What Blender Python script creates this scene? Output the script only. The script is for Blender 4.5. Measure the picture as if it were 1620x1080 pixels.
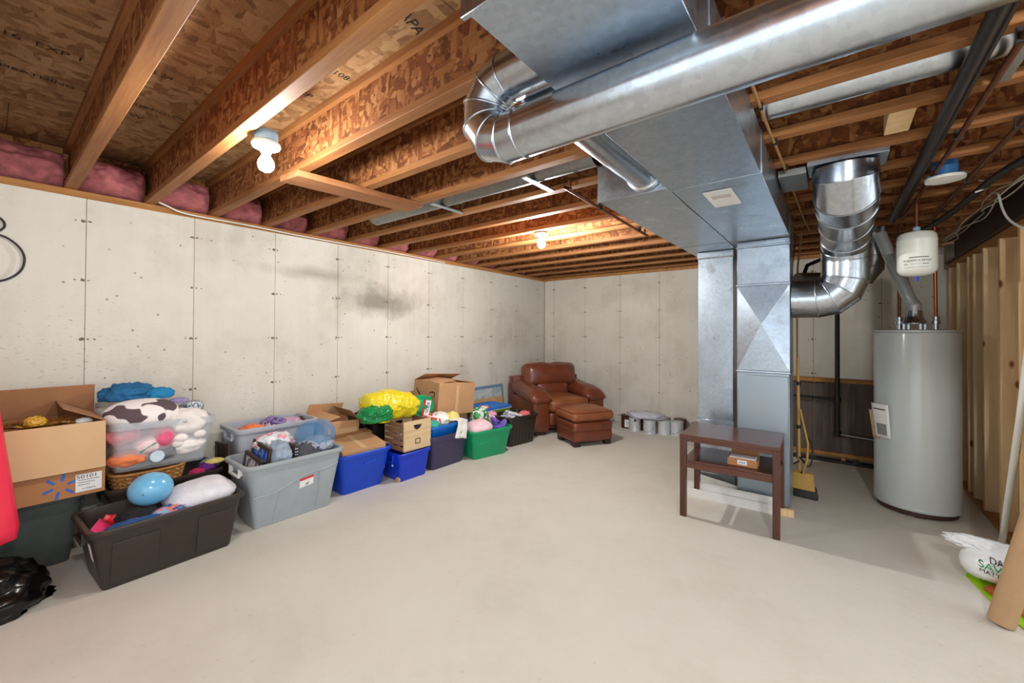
import bpy, bmesh, math, random
from math import sin, cos, pi, radians, sqrt, atan2
from mathutils import Vector, Matrix, noise, Euler

for o in list(bpy.data.objects): bpy.data.objects.remove(o)
SC = bpy.context.scene
COL = SC.collection

# ------------------------------------------------------------------ camera
CAM_H = 1.38
def cam_setup():
    yaw, p, r, f, cy = .6656, .0098, .0052, 650.45, 519.63
    fw = Vector((-sin(yaw)*cos(p), cos(yaw)*cos(p), sin(p)))
    rt = Vector((cos(yaw), sin(yaw), 0)); up = rt.cross(fw)
    rt2 = rt*cos(r)+up*sin(r); up2 = rt2.cross(fw)
    cd = bpy.data.cameras.new('camera'); co = bpy.data.objects.new('camera', cd); COL.objects.link(co)
    m = Matrix((rt2, up2, -fw)).transposed().to_4x4(); m.translation = (0, 0, CAM_H)
    co.matrix_world = m
    cd.sensor_width = 36; cd.lens = f/1620*36; cd.shift_y = -(540-cy)/1620; cd.clip_start = .02
    SC.camera = co
cam_setup()

# ------------------------------------------------------------------ light
W = bpy.data.worlds.new('world'); SC.world = W; W.use_nodes = True
W.node_tree.nodes['Background'].inputs[0].default_value = (.88, .94, 1.0, 1)
W.node_tree.nodes['Background'].inputs[1].default_value = 2.2      # cool ambient fill, added; enters where the room is left open behind the camera
BULB = 1800.0                                                      # radiance of the brightest bare bulb
BULB_COL = (1.0, .985, .955, 1)
SC.view_settings.view_transform = 'Standard'; SC.view_settings.look = 'None'
SC.view_settings.gamma = 1; SC.view_settings.use_curve_mapping = False
SC.view_settings.exposure = 0.0

# ------------------------------------------------------------------ geometry helpers
class MB:
    def __init__(s): s.v = []; s.f = []
    def add(s, vs, fs):
        b = len(s.v); s.v += [tuple(v) for v in vs]; s.f += [tuple(i+b for i in f) for f in fs]; return s
    def box(s, x0, x1, y0, y1, z0, z1):
        return s.add([(x0,y0,z0),(x1,y0,z0),(x1,y1,z0),(x0,y1,z0),(x0,y0,z1),(x1,y0,z1),(x1,y1,z1),(x0,y1,z1)],
                     [(0,3,2,1),(4,5,6,7),(0,1,5,4),(1,2,6,5),(2,3,7,6),(3,0,4,7)])
    def cbox(s, c, d, R=None):
        hx, hy, hz = d[0]/2, d[1]/2, d[2]/2; c = Vector(c)
        q = [Vector(t) for t in ((-hx,-hy,-hz),(hx,-hy,-hz),(hx,hy,-hz),(-hx,hy,-hz),(-hx,-hy,hz),(hx,-hy,hz),(hx,hy,hz),(-hx,hy,hz))]
        if R is not None: q = [R @ t for t in q]
        return s.add([c+t for t in q], [(0,3,2,1),(4,5,6,7),(0,1,5,4),(1,2,6,5),(2,3,7,6),(3,0,4,7)])
    def prism(s, poly, a, b, axis=2):          # polygon in the two other axes, extruded from a to b
        n = len(poly); vs = []
        for t in (a, b):
            for (u, w) in poly:
                vs.append({0:(t,u,w),1:(u,t,w),2:(u,w,t)}[axis])
        fs = [tuple(range(n-1,-1,-1)), tuple(range(n,2*n))]+[(i,(i+1)%n,n+(i+1)%n,n+i) for i in range(n)]
        return s.add(vs, fs)
    def lathe(s, prof, n=32, c=(0,0,0), cap0=True, cap1=True):
        vs = []; fs = []
        for r, z in prof:
            for i in range(n):
                a = 2*pi*i/n; vs.append((c[0]+r*cos(a), c[1]+r*sin(a), c[2]+z))
        for k in range(len(prof)-1):
            for i in range(n):
                j = (i+1)%n; fs.append((k*n+i, k*n+j, (k+1)*n+j, (k+1)*n+i))
        if cap0: fs.append(tuple(range(n-1,-1,-1)))
        if cap1: fs.append(tuple((len(prof)-1)*n+i for i in range(n)))
        return s.add(vs, fs)
    def cyl(s, p0, p1, r0, r1=None, n=20, caps=True):
        r1 = r0 if r1 is None else r1
        return s.sweep([p0, p1], [r0, r1], n, caps)
    def sweep(s, pts, rad, n=12, caps=True, closed=False):
        pts = [Vector(p) for p in pts]; m = len(pts)
        if not isinstance(rad, (list, tuple)): rad = [rad]*m
        T = []
        for i in range(m):
            if closed: d = pts[(i+1)%m]-pts[i-1]
            else: d = pts[min(i+1,m-1)]-pts[max(i-1,0)]
            T.append(d.normalized() if d.length > 1e-9 else Vector((0,0,1)))
        u = T[0].orthogonal().normalized(); vs = []
        for i in range(m):
            u = (u - T[i]*u.dot(T[i])).normalized(); w = T[i].cross(u)
            for k in range(n):
                a = 2*pi*k/n; vs.append(pts[i]+(u*cos(a)+w*sin(a))*rad[i])
        fs = []
        for i in range(m if closed else m-1):
            j = (i+1)%m
            for k in range(n):
                l = (k+1)%n; fs.append((i*n+k, i*n+l, j*n+l, j*n+k))
        if caps and not closed: fs += [tuple(range(n-1,-1,-1)), tuple((m-1)*n+k for k in range(n))]
        return s.add(vs, fs)
    def grid(s, nu, nv, fn, closed_u=False):
        vs = [fn(i/(nu if closed_u else nu-1), j/(nv-1)) for j in range(nv) for i in range(nu)]
        fs = []
        for j in range(nv-1):
            for i in range(nu if closed_u else nu-1):
                k = (i+1)%nu; fs.append((j*nu+i, j*nu+k, (j+1)*nu+k, (j+1)*nu+i))
        return s.add(vs, fs)
    def xform(s, M): s.v = [tuple(M @ Vector(v)) for v in s.v]; return s
    def mesh(s, name, smooth=None):
        me = bpy.data.meshes.new(name); me.from_pydata(s.v, [], s.f)
        bm = bmesh.new(); bm.from_mesh(me); bmesh.ops.recalc_face_normals(bm, faces=bm.faces); bm.to_mesh(me); bm.free()
        if smooth is not None:
            me.polygons.foreach_set('use_smooth', [True]*len(me.polygons))
            me.set_sharp_from_angle(angle=radians(smooth))
        me.update(); return me
    def build(s, name, mat, parent=None, smooth=None, bevel=0, seg=2, solid=0):
        me = s.mesh(name, smooth); me.materials.append(mat)
        return link(name, me, parent, bevel, seg, solid)

def link(name, me, parent=None, bevel=0, seg=2, solid=0):
    o = bpy.data.objects.new(name, me); COL.objects.link(o)
    if parent is not None: o.parent = parent
    if solid:
        m = o.modifiers.new('solid', 'SOLIDIFY'); m.thickness = solid; m.offset = 0
    if bevel:
        m = o.modifiers.new('bevel', 'BEVEL'); m.width = bevel; m.segments = seg; m.limit_method = 'ANGLE'; m.angle_limit = radians(40)
        me.polygons.foreach_set('use_smooth', [True]*len(me.polygons)); me.set_sharp_from_angle(angle=radians(50))
    return o
def tag(o, label=None, cat=None, group=None, kind=None):
    if label: o['label'] = label
    if cat: o['category'] = cat
    if group: o['group'] = group
    if kind: o['kind'] = kind
    return o
def thing(name, label, cat, loc=(0,0,0), rz=0, group=None, rot=None):
    o = bpy.data.objects.new(name, None); COL.objects.link(o); o.location = loc
    o.rotation_euler = rot if rot else (0, 0, rz); o.empty_display_size = .05
    return tag(o, label, cat, group)
def copy_tree(o, parent=None):
    c = o.copy(); COL.objects.link(c); c.parent = parent
    for ch in o.children: copy_tree(ch, c)
    return c
def text(name, body, size, mat, parent, M, ext=.0004, sx=1.0):
    cu = bpy.data.curves.new(name, 'FONT'); cu.body = body; cu.size = size; cu.extrude = ext; cu.align_x = 'CENTER'; cu.align_y = 'CENTER'
    t = bpy.data.objects.new(name, cu); COL.objects.link(t)
    dg = bpy.context.evaluated_depsgraph_get(); dg.update()
    me = bpy.data.meshes.new_from_object(t.evaluated_get(dg)); bpy.data.objects.remove(t)
    me.transform(M @ Matrix.Diagonal((sx,1,1,1))); me.materials.clear(); me.materials.append(mat)
    return link(name, me, parent)
def frame_m(origin, xdir, ydir):                # local x -> xdir, y -> ydir
    x = Vector(xdir).normalized(); y = Vector(ydir).normalized(); z = x.cross(y)
    m = Matrix((x, y, z)).transposed().to_4x4(); m.translation = origin; return m

def rbox(size, r, n=8, puff=None):              # rounded box, optional puff(p) -> offset
    hx, hy, hz = [s/2 for s in size]; m = MB(); idx = {}
    def pt(u):
        q = Vector((u[0]*hx, u[1]*hy, u[2]*hz))
        inner = Vector((max(-hx+r,min(hx-r,q.x)), max(-hy+r,min(hy-r,q.y)), max(-hz+r,min(hz-r,q.z))))
        d = q-inner
        p = inner + (d.normalized()*r if d.length > 1e-9 else d)
        if puff: p = p + Vector(puff(p, Vector(u)))
        return p
    def tt(i):                                   # denser sampling near the edges
        t = -1+2*i/n; return math.copysign(abs(t)**.75, t)
    vs = []; fs = []
    def vid(key):
        if key not in idx:
            idx[key] = len(vs); vs.append(pt([tt(k) for k in key]))
        return idx[key]
    for ax in range(3):
        for side in (0, n):
            for i in range(n):
                for j in range(n):
                    q = []
                    for (a, b) in ((i,j),(i+1,j),(i+1,j+1),(i,j+1)):
                        k = [0,0,0]; k[ax] = side; k[(ax+1)%3] = a; k[(ax+2)%3] = b; q.append(vid(tuple(k)))
                    fs.append(tuple(q) if side else tuple(reversed(q)))
    return m.add(vs, fs)

def blob(rad, seed=0, amp=.25, freq=2.0, floor=-.6, sub=4, ridged=True):   # crumpled soft heap, flat below
    bm = bmesh.new(); bmesh.ops.create_icosphere(bm, subdivisions=sub, radius=1)
    off = Vector((seed*7.31, seed*3.17, seed*1.7)); m = MB(); vs = []
    for v in bm.verts:
        d = v.co.normalized()
        a = noise.noise(d*freq+off); b = noise.noise(d*freq*2.3+off*2); c = noise.noise(d*freq*5+off*3)
        if ridged: k = 1+amp*((1-2*abs(a))*.6+(1-2*abs(b))*.35+c*.2-.35)
        else: k = 1+amp*(a+.4*b)
        p = d*k; p.z = max(p.z, floor)
        vs.append((p.x*rad[0], p.y*rad[1], p.z*rad[2]))
    fs = [tuple(v.index for v in f.verts) for f in bm.faces]; bm.free()
    return m.add(vs, fs)
def ellipsoid(rad, c=(0,0,0), nu=28, nv=18, e=1.0):
    m = MB(); sg = lambda t, p: math.copysign(abs(t)**p, t)
    def fn(u, v):
        a = 2*pi*u; b = -pi/2+pi*v
        return (c[0]+rad[0]*sg(cos(a),e)*sg(cos(b),e), c[1]+rad[1]*sg(sin(a),e)*sg(cos(b),e), c[2]+rad[2]*sg(sin(b),e))
    return m.grid(nu, nv, fn, True)

def pillow(rad, seed=0, e=.55):                  # soft pillow: square in plan, pinched rim
    m = MB(); sg = lambda t, q: math.copysign(abs(t)**q, t)
    def fn(u, v):
        a = 2*pi*u; b = -pi/2+pi*v; cb = cos(b)**.75 if cos(b) > 0 else 0
        p = Vector((rad[0]*sg(cos(a),e)*cb, rad[1]*sg(sin(a),e)*cb, rad[2]*sin(b)*abs(sin(b))**.15))
        n = noise.noise(Vector((p.x*11+seed, p.y*11, p.z*11)))+.6*noise.noise(Vector((p.x*24, p.y*24+seed, p.z*24)))
        return p*(1+.05*n)
    return m.grid(48, 22, fn, True)

# ------------------------------------------------------------------ materials
def lin(c):
    return tuple(((t/255)/12.92 if t/255 <= .04045 else ((t/255+.055)/1.055)**2.4) for t in c)+(1,)
def nt(name):
    m = bpy.data.materials.new(name); m.use_nodes = True; t = m.node_tree; return m, t, t.nodes['Principled BSDF']
def N(t, ty, **kw):
    n = t.nodes.new(ty)
    for k, v in kw.items():
        if k.startswith('i_'):
            k = k[2:]; k = int(k) if k.isdigit() else k
            n.inputs[k].default_value = v
        else: setattr(n, k, v)
    return n
def coord(t, src='obj', scale=(1,1,1), rot=(0,0,0)):
    if src == 'pos': o = N(t, 'ShaderNodeNewGeometry').outputs['Position']
    else: o = N(t, 'ShaderNodeTexCoord').outputs['Object']
    mp = N(t, 'ShaderNodeMapping'); mp.inputs['Scale'].default_value = scale; mp.inputs['Rotation'].default_value = rot
    t.links.new(o, mp.inputs[0]); return mp.outputs[0]
def ramp(t, fac, stops):
    r = N(t, 'ShaderNodeValToRGB'); e = r.color_ramp.elements
    while len(e) < len(stops): e.new(.5)
    for k, (p, c) in enumerate(stops): e[k].position = p; e[k].color = c if len(c) == 4 else lin(c)
    t.links.new(fac, r.inputs[0]); return r.outputs[0]
def mixc(t, fac, a, b, mode='MIX'):
    m = N(t, 'ShaderNodeMix', data_type='RGBA', blend_type=mode)
    if isinstance(fac, (int, float)): m.inputs[0].default_value = fac
    else: t.links.new(fac, m.inputs[0])
    for k, v in ((6, a), (7, b)):
        if isinstance(v, tuple): m.inputs[k].default_value = v
        else: t.links.new(v, m.inputs[k])
    return m.outputs[2]
def bump(t, b, h, strength=.2, dist=.01):
    n = N(t, 'ShaderNodeBump'); n.inputs['Strength'].default_value = strength; n.inputs['Distance'].default_value = dist
    t.links.new(h, n.inputs['Height']); t.links.new(n.outputs[0], b.inputs['Normal'])
def noi(t, vec, scale, detail=4, rough=.6):
    n = N(t, 'ShaderNodeTexNoise'); n.inputs['Scale'].default_value = scale; n.inputs['Detail'].default_value = detail; n.inputs['Roughness'].default_value = rough
    t.links.new(vec, n.inputs['Vector']); return n.outputs['Fac']
def math_(t, op, a, b=None, clamp=False):
    n = N(t, 'ShaderNodeMath', operation=op, use_clamp=clamp)
    for k, v in ((0, a), (1, b)):
        if v is None: continue
        if isinstance(v, (int, float)): n.inputs[k].default_value = v
        else: t.links.new(v, n.inputs[k])
    return n.outputs[0]

def simple(name, c, rough=.5, metal=0, var=.12, scale=12, bmp=.0, bscale=60, src='obj', stretch=(1,1,1), spec=.5, coat=0):
    m, t, b = nt(name); v = coord(t, src, stretch)
    n = noi(t, v, scale)
    c0 = lin(c); dk = tuple(x*(1-var) for x in c0[:3])+(1,); lt = tuple(min(1,x*(1+var)) for x in c0[:3])+(1,)
    t.links.new(ramp(t, n, [(.3, dk), (.7, lt)]), b.inputs['Base Color'])
    b.inputs['Roughness'].default_value = rough; b.inputs['Metallic'].default_value = metal; b.inputs['Specular IOR Level'].default_value = spec
    if coat: b.inputs['Coat Weight'].default_value = coat; b.inputs['Coat Roughness'].default_value = .12
    if bmp: bump(t, b, noi(t, v, bscale, 3), bmp, .004)
    return m
def concrete(name, base, dark, light, pit=.5, rough=.85, stains=()):
    m, t, b = nt(name); v = coord(t, 'pos')
    n1 = noi(t, v, 1.3, 5, .65); n2 = noi(t, v, 14, 6, .7)
    vs = coord(t, 'pos', (9, 9, .6)); n3 = noi(t, vs, 1.2, 3)
    col = mixc(t, math_(t,'MULTIPLY',n2,.55), ramp(t, n1, [(.3, dark), (.5, base), (.75, light)]), lin(base))
    col = mixc(t, ramp(t, n3, [(.45,(0,0,0,1)),(.8,(.35,.35,.35,1))]), col, lin(light))
    # blotchy trowel or form texture and air pits
    n4 = noi(t, coord(t, 'pos', (30, 30, 70)), 1, 4, .7)
    pm = noi(t, v, .9, 3)
    speck = math_(t, 'MULTIPLY', ramp(t, n4, [(.60,(0,0,0,1)),(.72,(1,1,1,1))]), ramp(t, pm, [(.42,(0,0,0,1)),(.62,(1,1,1,1))]))
    col = mixc(t, math_(t,'MULTIPLY',speck,pit), col, tuple(x*.55 for x in lin(dark)[:3])+(1,))
    vo = N(t, 'ShaderNodeTexVoronoi'); vo.inputs['Scale'].default_value = 9; t.links.new(v, vo.inputs['Vector'])
    pits = ramp(t, vo.outputs['Distance'], [(.05,(1,1,1,1)),(.09,(0,0,0,1))])
    col = mixc(t, math_(t,'MULTIPLY',pits,pit*.8), col, tuple(x*.4 for x in lin(dark)[:3])+(1,))
    for (c, r, k) in stains:                    # damp marks left on the wall
        mp = N(t, 'ShaderNodeMapping'); mp.inputs['Location'].default_value = tuple(-x/y for x, y in zip(c, r)); mp.inputs['Scale'].default_value = tuple(1/y for y in r)
        t.links.new(N(t,'ShaderNodeNewGeometry').outputs['Position'], mp.inputs[0])
        ln = N(t, 'ShaderNodeVectorMath', operation='LENGTH'); t.links.new(mp.outputs[0], ln.inputs[0])
        d = math_(t, 'ADD', ln.outputs['Value'], math_(t,'MULTIPLY', noi(t, v, 3.2, 5, .65), 1.5))
        col = mixc(t, math_(t,'MULTIPLY', ramp(t, d, [(1.2,(1,1,1,1)),(1.0,(1,1,1,1))]) if False else math_(t,'MULTIPLY', math_(t,'SUBTRACT',1.55,d,True), k, True), 1.0), col, tuple(x*.62 for x in lin(dark)[:3])+(1,))
    t.links.new(col, b.inputs['Base Color']); b.inputs['Roughness'].default_value = rough; b.inputs['Specular IOR Level'].default_value = .25
    bump(t, b, math_(t,'SUBTRACT', n4, math_(t,'MULTIPLY',pits,.8)), .25, .006)
    return m
def osb(name, cols, scale=1.0, rough=.75):
    m, t, b = nt(name); out = []
    for k, (st, ro) in enumerate((((7,30,30),(.2,.3,.5)),((28,8,30),(.5,.1,.9)),((30,26,7),(.7,.5,.2)))):
        v = coord(t, 'pos', tuple(s*scale for s in st), ro)
        vo = N(t, 'ShaderNodeTexVoronoi'); vo.inputs['Scale'].default_value = 1; t.links.new(v, vo.inputs['Vector'])
        sp = N(t, 'ShaderNodeSeparateColor'); t.links.new(vo.outputs['Color'], sp.inputs[0]); out.append(sp.outputs[0])
    v = coord(t, 'pos'); sel = noi(t, v, 11*scale, 1)
    f = N(t, 'ShaderNodeMix'); t.links.new(ramp(t, sel, [(.47,(0,0,0,1)),(.5,(1,1,1,1))]), f.inputs[0]); t.links.new(out[0], f.inputs[2]); t.links.new(out[1], f.inputs[3])
    sel2 = noi(t, coord(t,'pos',(1,1,1),(1,1,1)), 9*scale, 1)
    g = N(t, 'ShaderNodeMix'); t.links.new(ramp(t, sel2, [(.52,(0,0,0,1)),(.55,(1,1,1,1))]), g.inputs[0]); t.links.new(f.outputs[0], g.inputs[2]); t.links.new(out[2], g.inputs[3])
    fine = noi(t, coord(t,'pos',(14,60,60)), 3, 4)
    col = ramp(t, g.outputs[0], [(.0, cols[0]), (.35, cols[1]), (.65, cols[2]), (1, cols[3])])
    col = mixc(t, .35, col, ramp(t, fine, [(.3, cols[0]), (.7, cols[2])]))
    t.links.new(col, b.inputs['Base Color']); b.inputs['Roughness'].default_value = rough; b.inputs['Specular IOR Level'].default_value = .3
    bump(t, b, g.outputs[0], .25, .004)
    return m
def wood(name, c0, c1, c2, axis=0, scale=1.0, rough=.6, src='pos', knots=False, coat=0):
    st = [26*scale]*3; st[axis] = 1.6*scale
    m, t, b = nt(name); v = coord(t, src, tuple(st)); n = noi(t, v, 1.4, 6, .7)
    big = noi(t, coord(t, src, tuple(s*.12 for s in st)), 1.5, 3)
    col = mixc(t, .4, ramp(t, n, [(.3, c0), (.5, c1), (.72, c2)]), ramp(t, big, [(.3, c0), (.7, c2)]))
    if knots:
        vo = N(t, 'ShaderNodeTexVoronoi'); vo.inputs['Scale'].default_value = 1
        ks = [9]*3; ks[axis] = 4.5; t.links.new(coord(t, src, tuple(ks)), vo.inputs['Vector'])
        sp = N(t, 'ShaderNodeSeparateColor'); t.links.new(vo.outputs['Color'], sp.inputs[0])
        k = math_(t, 'MULTIPLY', ramp(t, vo.outputs['Distance'], [(.08,(1,1,1,1)),(.17,(0,0,0,1))]), ramp(t, sp.outputs[1], [(.55,(0,0,0,1)),(.6,(1,1,1,1))]))
        col = mixc(t, k, col, lin((128, 62, 26)))
    t.links.new(col, b.inputs['Base Color']); b.inputs['Roughness'].default_value = rough; b.inputs['Specular IOR Level'].default_value = .35
    if coat: b.inputs['Coat Weight'].default_value = coat; b.inputs['Coat Roughness'].default_value = .15
    bump(t, b, n, .12, .003); return m
def galv(name, c=(184,198,212), rough=.3, wave=.12, src='pos'):
    m, t, b = nt(name); v = coord(t, src)
    vo = N(t, 'ShaderNodeTexVoronoi'); vo.inputs['Scale'].default_value = 55; t.links.new(v, vo.inputs['Vector'])
    sp = N(t, 'ShaderNodeSeparateColor'); t.links.new(vo.outputs['Color'], sp.inputs[0])
    c0 = lin(c); dk = tuple(x*.86 for x in c0[:3])+(1,)
    n = noi(t, v, 5, 4, .7)
    col = mixc(t, ramp(t, n, [(.58,(0,0,0,1)),(.75,(.5,.5,.5,1))]), ramp(t, sp.outputs[0], [(0, dk), (1, c0)]), tuple(x*.6 for x in c0[:3])+(1,))
    t.links.new(col, b.inputs['Base Color']); b.inputs['Metallic'].default_value = 1
    t.links.new(ramp(t, n, [(.3,(rough*.8,)*3+(1,)),(.8,(min(1,rough*1.5),)*3+(1,))]), b.inputs['Roughness'])
    bump(t, b, noi(t, v, 3.2, 2), wave, .02); return m
def emit(name, c, s):
    m, t, b = nt(name); b.inputs['Base Color'].default_value = (.9,.9,.9,1)
    b.inputs['Emission Color'].default_value = c; b.inputs['Emission Strength'].default_value = s; return m
def clear_plastic(name, c, alpha=.35, rough=.15):
    m, t, b = nt(name); b.inputs['Base Color'].default_value = lin(c); b.inputs['Roughness'].default_value = rough
    b.inputs['Alpha'].default_value = alpha; return m
def cow_mat():
    m, t, b = nt('cow_print'); v = coord(t, 'obj', (9, 9, 9)); n = noi(t, v, 1.0, 1, .4)
    t.links.new(ramp(t, n, [(.555,(238,230,226)),(.575,(92,74,78))]), b.inputs['Base Color']); b.inputs['Roughness'].default_value = .9; return m
def patch_mat(name, cols, scale=9, rough=.8, bmp=.15):
    m, t, b = nt(name); v = coord(t, 'obj', (scale,)*3); n = noi(t, v, 1.0, 2, .5); r = N(t, 'ShaderNodeValToRGB'); r.color_ramp.interpolation = 'CONSTANT'
    e = r.color_ramp.elements
    while len(e) < len(cols): e.new(.5)
    for k, c in enumerate(cols): e[k].position = 0 if k == 0 else .3+.4*k/len(cols); e[k].color = lin(c)
    t.links.new(n, r.inputs[0]); t.links.new(r.outputs[0], b.inputs['Base Color']); b.inputs['Roughness'].default_value = rough
    bump(t, b, noi(t, v, 3, 3), bmp, .006); return m

M_wall = concrete('wall_concrete', (211,206,195), (186,178,163), (222,218,209), .95, .9, stains=(((-4.06,2.75,1.72),(.3,.75,.26),1.6),((-4.06,2.0,1.95),(.3,.8,.10),.8)))
M_wallcore = simple('joint_concrete', (150,141,122), .95, src='pos')
M_floor = concrete('floor_concrete', (208,203,193), (196,190,178), (214,210,201), .14, .8)
M_tie = simple('tie_mark', (112,103,88), .9)
M_osb = osb('osb_web', ((76,36,18),(124,68,32),(156,98,52),(192,140,88)), 1.25)
M_sub = osb('osb_subfloor', ((104,70,42),(148,108,68),(166,128,86),(184,148,106)), .8)
M_flange = wood('flange_lumber', (116,68,32), (152,98,52), (178,126,76), 0, 1, .65)
M_plate = wood('sill_lumber', (134,86,40), (172,118,60), (196,146,88), 1, 1, .7)
M_board = wood('plank_lumber', (120,72,40), (158,102,62), (180,126,84), 1, 1, .7)
M_stud = wood('stud_pine', (210,170,120), (230,196,148), (241,217,177), 2, .8, .65, knots=True)
M_pink = simple('pink_insulation', (190,112,116), .95, var=.35, scale=9, bmp=.5, bscale=25, src='pos')
M_galv = galv('galvanised'); M_galv2 = galv('galvanised_pipe', (196,205,214), .22, .05); M_galvd = galv('galvanised_dull', (150,152,150), .42, .2)
M_vent = simple('pale_vent_metal', (188,194,194), .38, .35, .08, 6)
M_foil = galv('foil_tape', (226,228,230), .25, .6)
M_cab = simple('furnace_paint', (150,162,172), .32, .55, .05, 3, src='pos')
M_heater = simple('heater_paint', (190,198,198), .28, 0, .03, 3, coat=.3)
M_white = simple('white_plastic', (226,226,220), .4, var=.03); M_paper = simple('paper', (226,226,224), .8, var=.03)
M_whitepaint = simple('white_painted_wood', (214,214,210), .5, var=.05, src='pos')
M_black = simple('black_plastic', (30,25,22), .38, var=.15); M_blackiron = simple('black_iron', (34,30,30), .45, .3, .2, 20, .2)
M_brownblack = simple('brown_black_plastic', (52,42,36), .42, var=.1)
M_dkgrey = simple('dark_grey_plastic', (70,76,74), .5, var=.08); M_grey = simple('grey_plastic', (158,166,170), .42, var=.05); M_ltgrey = simple('light_grey_plastic', (172,176,186), .45, var=.05)
M_blue = simple('blue_plastic', (8,66,186), .38, var=.1); M_blue2 = simple('royal_blue_plastic', (10,52,190), .38, var=.1); M_cyanblue = simple('bright_blue_plastic', (6,104,196), .4, var=.1)
M_navy = simple('navy_plastic', (58,52,84), .42, var=.08); M_green = simple('green_plastic', (10,150,98), .4, var=.08)
M_card = simple('cardboard', (190,146,104), .85, var=.07, scale=6, bmp=.1, bscale=40); M_card2 = simple('cardboard_orange', (172,120,78), .85, var=.08, scale=6); M_cardd = simple('cardboard_inside', (160,112,76), .85, var=.08); M_cardl = simple('cardboard_light', (206,170,128), .85, var=.05, scale=5)
M_leather = simple('brown_leather', (108,54,34), .34, var=.22, scale=7, bmp=.25, bscale=70, coat=.15); M_leather2 = simple('worn_tan_leather', (134,78,44), .42, var=.22, scale=6, bmp=.25, bscale=70)
M_walnut = wood('dark_walnut', (58,30,22), (82,46,34), (104,62,48), 0, 1.2, .32, coat=.35); M_walnutl = wood('dark_walnut_upright', (58,30,22), (82,46,34), (104,62,48), 2, 1.2, .35, coat=.3)
M_dkwood = simple('dark_wood', (50,28,18), .5, var=.2)
M_copper = simple('copper', (176,98,66), .32, 1, .2, 18); M_copperd = simple('dull_copper', (120,74,52), .5, .8, .3, 18)
M_steel = simple('beam_primer', (62,36,30), .6, .0, .15, 6, src='pos')
M_red = simple('red_vinyl', (230,48,74), .35, var=.06); M_blackvinyl = simple('black_vinyl', (14,13,13), .22, var=.2, bmp=.9, bscale=11)
M_darkpanel = wood('dark_board', (62,50,46), (94,82,76), (120,108,100), 2, .9, .8)
M_crate = wood('crate_pine', (190,156,112), (212,182,140), (224,198,160), 1, 1, .7); M_crated = wood('crate_slat', (120,84,60), (146,106,80), (164,124,96), 0, 1, .7); M_burn = simple('burnt_mark', (58,26,18), .7)
M_wicker = wood('wicker', (122,78,36), (176,122,66), (204,154,96), 0, 2, .6, src='obj')
M_wickerd = wood('wicker_dark', (96,58,24), (142,94,46), (170,120,70), 0, 2, .6, src='obj')
M_sky = simple('sky_blue_rubber', (112,182,222), .22, var=.05, coat=.3)
M_bluespark = simple('blue_print', (52,104,190), .7); M_ink = simple('black_ink', (22,20,20), .7); M_greenink = simple('green_ink', (20,150,84), .7); M_navyink = simple('navy_ink', (28,44,120), .7); M_redink = simple('red_ink', (206,40,48), .7); M_stamp = simple('stamp_ink', (22,14,12), .8)
M_tan = simple('tan_board', (196,160,112), .8); M_tube = simple('kraft_tube', (172,140,104), .8, var=.05); M_lime = simple('lime_paper', (150,196,16), .6, var=.04); M_rust = simple('rust_board', (176,92,42), .7, var=.1)
M_yellowplastic = simple('yellow_film', (226,206,34), .25, var=.08, bmp=.5, bscale=14); M_greenplastic = simple('green_film', (12,128,66), .22, var=.2, bmp=.5, bscale=14); M_whitefilm = simple('white_film', (226,230,232), .3, var=.05, bmp=.5, bscale=16)
M_dustpan = simple('yellow_dustpan', (186,146,62), .45); M_pine = simple('broom_handle', (206,166,100), .5, var=.1, stretch=(20,20,1))
def fab(name, c, **k): return simple(name, c, .9, var=.12, scale=14, bmp=.25, bscale=120, **k)

# ------------------------------------------------------------------ the setting
LX, BY, WT = -4.062, 6.103, 2.288           # left wall, back wall, top of concrete
JB, JH = 2.334, .302                         # joist underside and depth
def struct(o): o['kind'] = 'structure'; return o
struct(MB().box(LX-.25, 4.2, -3.6, BY+.25, -.12, 0).build('floor', M_floor))
wl = struct(MB().box(LX-.24, LX-.006, -1.3, BY+.24, 0, WT).build('wall_left', M_wallcore))
wb = struct(MB().box(LX-.006, 4.2, BY+.006, BY+.24, 0, WT).build('wall_back', M_wallcore))
P = .6096
def panel_mesh(w, along):
    a, b = .002, w-.002
    m = MB()
    if along == 'y': m.box(-.008, 0, a, b, .0, WT)
    else: m.box(a, b, 0, .008, .0, WT)
    me = m.mesh('panel'); me.materials.append(M_wall); return me
pm = panel_mesh(P, 'y')
y = .408-P*3+.002
while y < BY-.02:
    if y+P > BY: o = link('panel', panel_mesh(BY-y-.002, 'y'), wl, .0015, 1)
    else: o = link('panel', pm, wl)
    o.location = (LX, y, 0); y += P
pm = panel_mesh(P, 'x'); x = -3.859
o = link('panel', panel_mesh(x-LX-.01, 'x'), wb); o.location = (LX+.009, BY, 0)
while x < 4.1:
    o = link('panel', pm, wb); o.location = (x, BY, 0); x += P
rows = [2.1316-.4058*j for j in range(6)]
random.seed(4)
ml, mk = MB(), MB()
def tie(m, along, u, z):
    for du, s in ((-.012, 1), (.05*random.choice((1,-1)), .5), (.018, .6)):
        a = random.uniform(.010, .019)*s; b = random.uniform(.008, .012)*s; pts = []
        for k in range(8):
            t = 2*pi*k/8; pts.append((u+du+a*cos(t)*random.uniform(.7,1.2), z+b*sin(t)*random.uniform(.7,1.2)+random.uniform(-.004,.004)))
        if along == 'y': m.prism(pts, LX, LX+.0015, 0)
        else: m.prism(pts, BY-.0015, BY, 1)
for z in rows:
    for i in range(-2, 10): tie(ml, 'y', .408+P*i, z)
    for i in range(0, 9): tie(mk, 'x', -3.859+P*i, z)
ml.build('form_tie_marks', M_tie, wl)['kind'] = 'stuff'; mk.build('form_tie_marks', M_tie, wb)['kind'] = 'stuff'

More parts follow.
